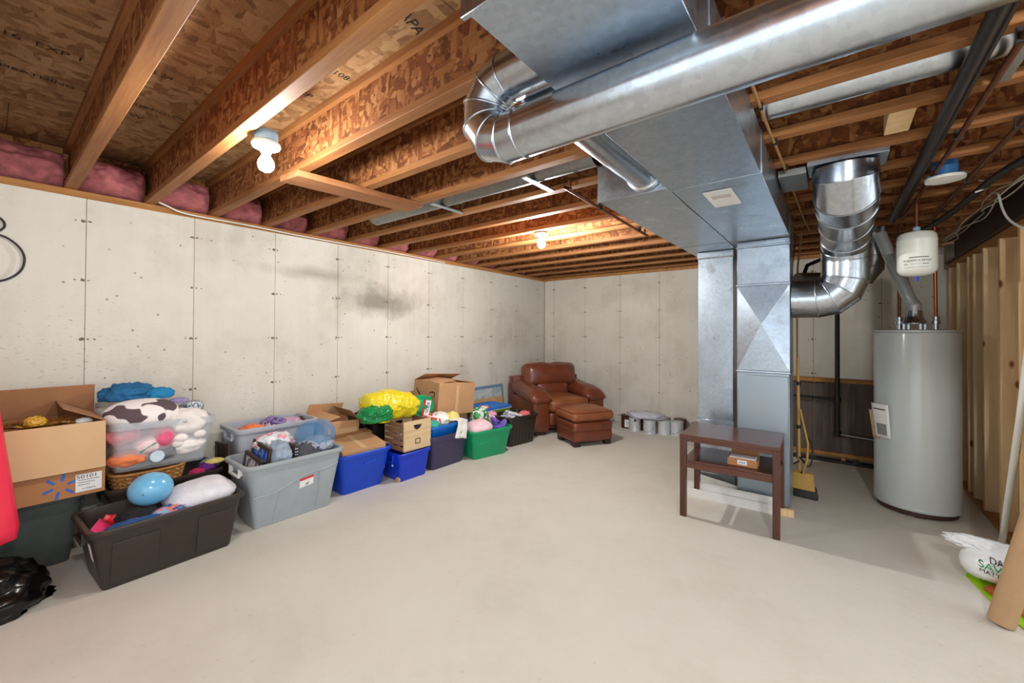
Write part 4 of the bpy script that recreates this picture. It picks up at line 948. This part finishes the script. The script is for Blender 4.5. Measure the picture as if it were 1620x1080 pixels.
# green tote
gr = tote('emerald green tote with a pale pink pillow and purple foam', (-3.13,3.495,0), .37, .58, .315, M_green, -.2, .06, r=.06, lip=.016, lh=.03, handles=False)
on_front(gr, [(-.2,.165),(-.1,.18),(0,.20),(.1,.212),(.2,.215)], .005, M_green, 'moulded_arch')
pk = tag(pillow((.125,.15,.085), 5).build('pink_pillow', fab('pillow_pink', (236,200,206)), None, 179), 'pale pink pillow in the emerald green tote', 'pillow'); pk.location = (-3.14,3.40,.315); pk.rotation_euler = (radians(6),radians(6),-.2)
pu = thing('purple_foam', 'purple foam petals in the right end of the emerald green tote', 'foam', (-3.05,3.63,.30), -.2)
for k, (c, r, a) in enumerate((((.0,-.05,.06),(.05,.022,.075),.5),((.03,.05,.03),(.05,.022,.065),-.7),((.02,.0,.01),(.07,.09,.02),0),((-.06,.03,.05),(.05,.02,.06),.9))):
    ellipsoid(r, nu=16, nv=12).xform(Matrix.Translation(c) @ Matrix.Rotation(a,4,'X')).build('petal', simple('purple_foam_%d' % k, (104,86,178), .7), pu, 80)
soft('green_cloth', 'green cloth at the back of the emerald green tote', 'clothes', (-3.24,3.60,.29), (.06,.13,.045), fab('green_cloth', (24,150,84)), 91, .3)
# black tote by the chair
t = tote('black ribbed tote beside the leather armchair', (-3.195,4.115,0), .41, .53, .362, simple('brown_black_tote', (46,38,30), .4, var=.1), -.13, .045, r=.05, lip=.016, lh=.03)
for k in range(7): on_front(t, [(-.18+.06*k,.03),(-.18+.06*k,.29)], .005, t.children[0].data.materials[0], 'moulded_rib')
for k, (c, d, rr, mt, lab) in enumerate((((-3.20,4.02,.345),(.16,.22,.03),(radians(12),radians(10),.3),patch_mat('magazine',((40,40,46),(200,206,214),(90,110,150),(230,228,226)),18),'magazines in the black ribbed tote'),((-3.15,4.09,.36),(.18,.03,.02),(radians(8),radians(12),.5),M_white,'white stick lying across the black ribbed tote'))):
    o_ = tag(MB().cbox((0,0,0),d).build('magazine' if k == 0 else 'white_stick', mt, None, bevel=.002, seg=1), lab, 'magazine' if k == 0 else 'stick'); o_.location = c; o_.rotation_euler = rr
soft('pink_cloth', 'coral pink cloth at the right end of the black ribbed tote', 'clothes', (-3.12,4.24,.335), (.07,.08,.05), fab('coral_cloth', (226,110,120)), 92, .2, 2)
soft('contents_fill', 'mixed clothing deep in the black ribbed tote', 'clothes', (-3.20,4.11,.2), (.12,.19,.14), fab('mixed_clothing', (90,84,90)), 93, .2)
# smile box
carton('plain cardboard box standing under the big tape-sealed box with a smile', (-3.70,3.30,0), .45, .52, .425, 0, (('+x',-90,.22),('-x',-90,.22)), M_card)
az = carton('big cardboard box with a printed black smile and lifted top flaps', (-3.64,3.325,.45), .44, .56, .355, 0, (('-y',-82,.24),('+y',-84,.24),('-x',-66,.2),('+x',-88,.21)), M_card, rot=(radians(-4),radians(2),radians(-1)))
pts = [(-.17+.30*k/14, -.2805, .27-.11*sin(pi*(k/14)**.8*.78)) for k in range(15)]
def stroke(par, pts, w, mat, nm, nrm=(0,-1,0)):
    pts = [Vector(p) for p in pts]; n = Vector(nrm); vs = []; m = len(pts)
    for i, p in enumerate(pts):
        d = (pts[min(i+1,m-1)]-pts[max(i-1,0)]).normalized(); s = d.cross(n).normalized()*w*(.35+.65*sin(pi*min(1,(i+.6)/(m-.4)))**.6)/2
        vs += [p-s, p+s, p-s+n*.001, p+s+n*.001]
    fs = []
    for i in range(m-1):
        a, b = 4*i, 4*i+4; fs += [(a+2,a+3,b+3,b+2),(a,b,b+1,a+1),(a,a+2,b+2,b),(a+1,b+1,b+3,a+3)]
    MB().add(vs, fs).build(nm, mat, par)
stroke(az, pts, .022, M_ink, 'printed_smile'); stroke(az, [(.06,-.2805,.235),(.11,-.2805,.25),(.145,-.2805,.245),(.15,-.2805,.215),(.135,-.2805,.175)], .016, M_ink, 'printed_arrowhead')
MB().box(.2203,.2212,-.02,.02,.0,.33).build('tape_strip', M_cardl, az)
# green clear tote with blue lid
gl = tote('translucent lime green tote with a blue lid, between the smile box and the armchair', (-3.62,4.05,0), .40, .62, .385, clear_plastic('lime_clear', (150,200,50), .75, .2), -.05, .04, handles=False)
rings([(.386,-.004),(.386,-.014),(.398,-.014),(.398,-.004)], .40, .62, .05).build('lid_band', M_ltgrey, gl, 40)
rings([(.398,-.008),(.41,-.012),(.418,-.004),(.420,.02),(.411,.03)], .40, .62, .05).build('lid', M_cyanblue, gl, 40)
soft('tote_contents', 'dark green things inside the lime green tote', 'fabric', (-3.62,4.05,.17), (.13,.22,.17), fab('dark_green', (40,70,40)), 95, .2)
soft('orange_scrap', 'small orange and white scrap on the blue lid', 'paper', (-3.52,3.92,.425), (.05,.055,.022), patch_mat('orange_white', ((240,150,110),(240,150,110),(240,236,230)), 14), 96, .4)
soft('shopping_bag', 'green and white plastic bag between the smile box and the green tote', 'bag', (-3.40,3.70,.36), (.085,.11,.10), patch_mat('green_white_film', ((226,230,226),(40,140,60),(226,230,226),(60,160,80)), 6, .3), 97, .45, 2.3)
soft('pink_bag', 'pink spotted bag beside the black ribbed tote', 'bag', (-3.36,3.87,.33), (.07,.085,.07), patch_mat('pink_spots', ((236,190,206),(220,120,160),(240,220,226)), 22), 98, .35)
for nm, loc, h in (('bag_stand', (-3.40,3.78,0), .27),):
    carton('low cardboard box under the plastic bags', (-3.42,3.80,0), .16, .26, h, 0, (('+x',-90,.078),('-x',-90,.078)), M_cardd)
frame('blue-grey framed picture leaning on the left wall behind the armchair', (-3.97,4.56,.0), .70, .60, .04, simple('blue_frame', (110,140,164), .5), patch_mat('pale_mount', ((176,186,190),(190,198,200),(160,176,186)), 5), (radians(-7),0,radians(90)), d=.02)
o_ = tag(MB().box(-.008,.008,-.33,.33,0,.44).build('tan_board', M_tan, None, bevel=.002, seg=1), 'tan board leaning in front of the blue-grey framed picture', 'board'); o_.location = (-3.885,4.46,.0); o_.rotation_euler = (0,radians(-8),0)

# ------------------------------------------------------------------ armchair and ottoman
ac = thing('armchair', 'brown leather armchair with puffy arms in the far corner', 'armchair', (-3.25,5.175,0), radians(60))
T = Matrix.Translation; Rx = lambda a: Matrix.Rotation(radians(a),4,'X'); Ry = lambda a: Matrix.Rotation(radians(a),4,'Y'); Rz = lambda a: Matrix.Rotation(radians(a),4,'Z')
cushion((.66,.76,.26), .04, .0).xform(T((0,.02,.19))).build('seat_base', M_leather, ac, 60)
for s in (-1, 1):
    cushion((.235,.84,.42), .035, .008).xform(T((s*.435,-.02,.265))).build('arm_panel', M_leather, ac, 60)
    def pf(p, u, s=s):
        k = (1-u.x**2)*(1-u.y**4)
        z = .045*k*(1 if u.z > 0 else .25) - .05*max(0,-u.y)**2*(1 if u.z > 0 else .5) + .06*max(0,u.y)
        w = .006*noise.noise(Vector((p.x*14, p.y*10+s*3, p.z*8)))
        return (w+ .02*u.x*max(0,-u.y), w - .02*max(0,-u.y), z+w)
    apd = rbox((.285,.80,.17), .075, 14, pf).xform(T((s*.43,-.045,.515))).build('arm_pad', M_leather, ac, 80)
    MB().sweep([(s*.43+.155*cos(a), -.448, .452+.075*sin(a)) for a in [pi*k/14 for k in range(15)]], .006, 8).build('piping', M_leather, apd, 70)
cushion((1.10,.20,.66), .05, .012).xform(T((0,.36,.40)) @ Rx(-5)).build('back_frame', M_leather, ac, 60)
def pf2(p, u):
    g = (1-u.x**4)*(1-u.z**2); d = (-1 if u.y < 0 else .5)
    return (0, d*.06*g+.006*noise.noise(p*8), .02*(1-u.x**2)*max(0,u.z)-.018*math.exp(-(p.x/.05)**2)*max(0,u.z)+.006*noise.noise(p*7))
rbox((.86,.24,.36), .085, 14, pf2).xform(T((0,.21,.735)) @ Rx(-10)).build('head_cushion', M_leather, ac, 80)
rbox((.60,.18,.30), .07, 12, pf2).xform(T((0,.17,.53)) @ Rx(-12)).build('back_cushion', M_leather, ac, 80)
def pf3(p, u):
    g = (1-u.x**2)*(1-u.y**4); return (0, -.03*(1-u.x**2)*max(0,-u.y), .035*g*max(0,u.z)+.005*noise.noise(p*9))
rbox((.62,.68,.17), .06, 14, pf3).xform(T((0,-.13,.385))).build('seat_cushion', M_leather2, ac, 80)
rbox((.62,.10,.18), .04, 8, None).xform(T((0,-.40,.21))).build('front_roll', M_leather, ac, 80)
for (xx, yy) in ((-.44,-.36),(.44,-.36),(-.44,.34),(.44,.34)): MB().box(xx-.08,xx+.08,yy-.05,yy+.05,0,.06).build('foot', M_dkwood, ac, bevel=.006)
ot = thing('ottoman', 'brown leather ottoman in front of the armchair', 'ottoman', (-2.52,4.70,0), radians(60))
cushion((.54,.46,.13), .02, .004).xform(T((0,0,.125))).build('base_band', M_leather, ot, 60)
rbox((.56,.48,.125), .035, 10, lambda p, u: (0,0,.004*noise.noise(p*9))).xform(T((0,0,.238))).build('middle_band', M_leather, ot, 80)
def pf4(p, u):
    return (.012*u.x*(1-u.z**2), .012*u.y*(1-u.z**2), (.045*(1-u.x**2)*(1-u.y**2) if u.z > 0 else 0)+.004*noise.noise(p*9))
tcu = rbox((.57,.49,.13), .05, 14, pf4).xform(T((0,0,.362))).build('top_cushion', M_leather2, ot, 80)
MB().sweep([(a, b, .412) for a, b in rrect(.565,.485,.06,6)], .004, 8, closed=True).build('stitched_seam', M_leather, tcu, 80)
for (xx, yy) in ((-.22,-.18),(.22,-.18),(-.22,.18),(.22,.18)): MB().box(xx-.04,xx+.04,yy-.04,yy+.04,0,.065).build('foot', M_dkwood, ot, bevel=.005)

# ------------------------------------------------------------------ paint cans
def can(x, y, lab, body, h=.19, r=.083, lidm=None, strip=None, bare=True):
    t = thing('paint_can', lab, 'paint can', (x,y,0), random.uniform(0,6), 'paint cans along the back wall')
    MB().lathe([(r*.98,0),(r,.004),(r,.008),(r*.985,.012),(r*.985,h-.014),(r,h-.010),(r*1.01,h-.004),(r,h)], 36).build('shell', body, t, 40)
    MB().lathe([(r*.93,h-.006),(r*.92,h+.001),(r*.78,h+.002),(r*.76,h-.003),(.001,h-.003)], 36, cap1=False).build('lid', lidm or M_galvd, t, 40)
    MB().sweep([(r*1.02*cos(a), r*1.02*sin(a)*1.0, h*.62-.085*sin(a) if a < pi else h*.62) for a in [pi*k/16 for k in range(17)]], .0022, 6).build('wire_handle', M_galvd, t, 60)
    if strip:
        a0, a1, z0, z1, mt = strip; rz = t.rotation_euler[2]
        MB().grid(12,2,lambda u,v: (r*.995*cos(a0-rz+(a1-a0)*u), r*.995*sin(a0-rz+(a1-a0)*u), z0+(z1-z0)*v)).build('paper_label', mt, t)
    return t
random.seed(6)
M_canw = simple('can_white', (206,212,216), .35, .3, .05, 5); M_canbr = simple('can_brown', (74,34,22), .5); M_cand = galv('can_metal', (176,178,180), .3, .05, 'obj')
can(-2.40,5.80,'brown-labelled paint can at the left end of the row by the back wall', M_canbr, strip=(-1.6,-.3,.02,.13,M_paper))
can(-2.235,5.68,'white paint can with a brown patch, second from the armchair', M_canw, strip=(-1.35,-.95,.14,.175,M_canbr))
can(-2.015,5.655,'white paint can under the plastic bag, third from the armchair', M_canw)
can(-2.13,5.83,'dark paint can squeezed behind the white ones under the plastic bag', M_canbr)
can(-1.845,5.74,'white paint can right of the plastic bag', M_canw)
can(-1.90,5.93,'bare metal paint can at the back of the row', M_cand)
can(-1.685,5.78,'white paint can near the table corner', M_canw)
can(-1.70,5.98,'dark paint can against the wall behind the white ones', M_canbr)
can(-1.43,5.86,'half hidden metal paint can behind the table corner', M_cand)
pb = soft('plastic_bag', 'clear plastic bag with pale contents on top of the paint cans', 'plastic bag', (-2.10,5.72,.226), (.25,.16,.048), clear_plastic('bag_film', (214,214,230), .75, .15), 33, .35, 2.2, -.7)

# ------------------------------------------------------------------ table and things under it
tb = thing('side_table', 'small dark walnut table with a lower shelf in front of the furnace', 'table', (-.618,3.522,0), radians(2.0))
hx, hy, ht = .322, .255, .618
MB().box(-hx,hx,-hy,hy,ht-.028,ht).build('tabletop', M_walnut, tb, bevel=.003)
lm = .022
for sx in (-1,1):
    for sy in (-1,1): MB().box(sx*(hx-lm)-lm+sx*-.002,sx*(hx-lm)+lm+sx*-.002,sy*(hy-lm)-lm,sy*(hy-lm)+lm,0,ht-.028).build('leg', M_walnutl, tb, bevel=.003)
MB().box(-hx+.046,hx-.046,-hy+.005,-hy+.030,ht-.050,ht-.0285).build('front_apron', M_walnut, tb); MB().box(-hx+.046,hx-.046,hy-.030,hy-.005,ht-.07,ht-.0285).build('rear_apron', M_walnut, tb)
shf = MB().box(-hx+.046,hx-.046,-hy+.004,hy-.05,.415,.43).build('shelf', M_walnut, tb, bevel=.002); MB().box(-hx+.046,hx-.046,-hy+.004,-hy+.026,.372,.4145).build('shelf_rail', M_walnut, shf, bevel=.002)
for sx in (-1,1):
    MB().box(sx*(hx-.022)-.01,sx*(hx-.022)+.01,-hy+.045,hy-.045,.372,.4145).build('side_rail', M_walnut, tb); MB().box(sx*(hx-.022)-.01,sx*(hx-.022)+.01,-hy+.045,hy-.045,ht-.07,ht-.0285).build('side_rail', M_walnut, tb)
sbx = carton('small cardboard box of white papers on the table shelf', (-.525,3.40,.4315), .19, .13, .055, radians(2), (), M_card2)
MB().cbox((0,.0,.05),(.17,.10,.02)).build('paper_stack', M_paper, sbx, bevel=.004); MB().box(-.03,.03,-.0665,-.065,.014,.044).build('paper_label', M_paper, sbx); MB().box(-.02,.02,-.0675,-.0666,.024,.034).build('printed_mark', simple('grey_blue_print', (140,160,190), .7), sbx)
MB().cbox((.005,.067,.07),(.18,.004,.05)).build('rear_flap', M_card2, sbx)
for k, (p0, p1, h, th, lab) in enumerate((((-1.06,3.70),(-.37,3.72),.07,.02,'nearest white painted trim board lying on edge under the table'),((-1.06,3.727),(-.37,3.745),.125,.012,'taller white painted trim board behind the nearest one'),((-.98,4.00),(-.36,3.77),.11,.016,'white painted trim board slanting towards the return drop'))):
    a = Vector((p0[0],p0[1],0)); b = Vector((p1[0],p1[1],0)); L = (b-a).length; t = thing('trim_board', lab, 'board', a, atan2(b.y-a.y,b.x-a.x), 'white trim boards under the table')
    MB().prism([(0,0),(th,0),(th,h-.02),(th*.5,h-.006),(0,h)], 0, L, 0).build('board', M_whitepaint, t, bevel=.001, seg=1)
    MB().box(L, L+.012, .001, th-.001, .004, h-.03).build('raw_end', M_stud, t)

# broom, dustpan, duct-side lumber
bm_ = thing('broom', 'wooden broom standing on its black head beside the furnace', 'broom', (-.225,4.31,0))
MB().cyl((-.02,.08,.09),(-.035,.14,1.18),.0115,n=14).build('handle', M_pine, bm_, 40)
for zz in (.55,.93): MB().cyl((-.027,.105,zz),(-.0275,.107,zz+.03),.0165,n=14).build('strap', M_black, bm_, 40)
m = MB(); m.add([(-.10,-.03,.09),(.10,-.05,.09),(.10,.02,.09),(-.10,.04,.09),(-.125,-.045,0),(.115,-.065,0),(.115,.035,0),(-.125,.05,0)], [(0,1,2,3),(4,7,6,5),(0,4,5,1),(1,5,6,2),(2,6,7,3),(3,7,4,0)]); m.build('bristle_head', M_black, bm_, bevel=.006)
dp = thing('dustpan', 'yellow dustpan with a long thin handle clipped to the broom', 'dustpan', (-.215,4.235,.075))
m = MB(); m.add([(-.085,.0,.0),(.085,-.012,.0),(.075,.02,.13),(-.07,.03,.13),(-.085,.05,.0),(.085,.04,.0),(.07,.045,.14),(-.065,.055,.14)], [(0,1,2,3),(3,2,6,7),(0,3,7,4),(1,5,6,2),(4,7,6,5),(0,4,5,1)]); m.build('pan', M_dustpan, dp, bevel=.006)
MB().sweep([(.0,.03,.12),(.03,.03,.25),(.035,.045,.38),(.0,.075,.55),(-.022,.09,.66)], .009, 10).build('handle', M_dustpan, dp, 60)
pipe('power_cord', 'black cord looped around the broom', 'cord', [(-.24,4.28,.30),(-.30,4.30,.24),(-.31,4.33,.15),(-.24,4.27,.19),(-.19,4.27,.28),(-.24,4.29,.33),(-.17,4.30,.26),(-.15,4.34,.42),(-.20,4.37,.52)], .006, M_blackiron, n=8)
t = thing('lumber_offcut', 'short rough lumber offcut at the foot of the furnace', 'lumber', (-.30,3.76,0), radians(8)); MB().box(-.03,.055,-.02,.02,0,.055).build('wood', M_stud, t, bevel=.004)

# ------------------------------------------------------------------ right foreground
pipe('white_pole', 'thin white pole leaning on the studs at right', 'pole', [(.868,4.18,.005),(.872,4.16,.04),(.885,3.88,.883),(.888,3.66,1.55)], .017, M_white, n=16)
tu = thing('cardboard_tube', 'brown cardboard tube leaning at the right edge', 'tube', (.622,3.0,0))
ax = Vector((.072,.0,.35)).normalized(); m = MB().lathe([(.047,0),(.047,1.25),(.041,1.25),(.041,.005),(.001,.005)], 32, cap0=False, cap1=False)
m.xform(T((0,0,.012)) @ ax.to_track_quat('Z','Y').to_matrix().to_4x4()).build('wall', M_tube, tu, 40)
sk = thing('shopping_bag', 'white plastic shopping bag with green and black print on the floor at right', 'bag', (.755,3.43,.03), radians(-8))
def bagf(u, v):
    a = 2*pi*u; t_ = -1+2*v; w = (1-abs(t_)**3.5)**.5; q = Vector((cos(a)*1.4, sin(a)*1.4, t_*1.8)); k = 1+.12*noise.noise(q*1.1)+.07*(1-2*abs(noise.noise(q*3.1)))
    return (.20*t_, .135*w*k*cos(a)-.0, .10+.095*w*k*sin(a)+.02*t_)
MB().grid(56, 44, bagf, True).build('film', M_whitefilm, sk, 179)
blob((.155,.06,.034), 37, .45, 2.2, -.8, 5).xform(T((-.09,.02,.165)) @ Rz(-8)).build('twisted_top', M_whitefilm, sk, 179)
def on_bag(words, size, x0, z0, mat):
    cu = bpy.data.curves.new('t', 'FONT'); cu.body = words; cu.size = size; cu.align_x = 'CENTER'; cu.align_y = 'CENTER'
    tt = bpy.data.objects.new('t', cu); COL.objects.link(tt); dg = bpy.context.evaluated_depsgraph_get(); dg.update()
    me = bpy.data.meshes.new_from_object(tt.evaluated_get(dg)); bpy.data.objects.remove(tt)
    bm = bmesh.new(); bm.from_mesh(me); bmesh.ops.triangulate(bm, faces=bm.faces); bmesh.ops.subdivide_edges(bm, edges=bm.edges, cuts=2); bm.to_mesh(me); bm.free()
    for v in me.vertices:
        x, z = x0+v.co.x, z0+v.co.y-.12*v.co.x; best = None
        for k in range(60):
            q = bagf(.25+.5*k/59, min(.97,max(.03,(x/.20+1)/2))); d = abs(q[2]-z)
            if best is None or d < best[0]: best = (d, q)
        v.co = (x, best[1][1]-.004, z)
    me.materials.clear(); me.materials.append(mat); link('printed_word', me, sk)
on_bag('DAY', .036, -.055, .142, M_ink); on_bag('SAVE', .048, -.078, .112, M_greenink); on_bag('MATTER', .028, -.075, .080, M_ink)
t = thing('lime_sheet', 'bright lime green sheet on the floor under the shopping bag', 'sheet', (.66,3.3,0)); m = MB().prism([(-.075,.17),(-.02,-.12),(.06,-.36),(.30,-.30),(.22,.74),(.12,.72)], .001, .006); m.build('sheet', M_lime, t)
text('printed_word', 'on', .07, M_navyink, t, frame_m((.03,-.04,.0062),(.5,-.8,0),(.8,.5,0)), .0004)
t = thing('rust_board', 'rust-brown board lying on the lime green sheet', 'board', (.66,3.3,.007)); MB().prism([(-.03,.03),(.02,.10),(.28,-.22),(.25,-.32),(.10,-.27)], 0, .018).build('board', M_rust, t, bevel=.002)
for o in bpy.data.objects:
    for k in ('_w','_t','_H'):
        if k in o: del o[k]
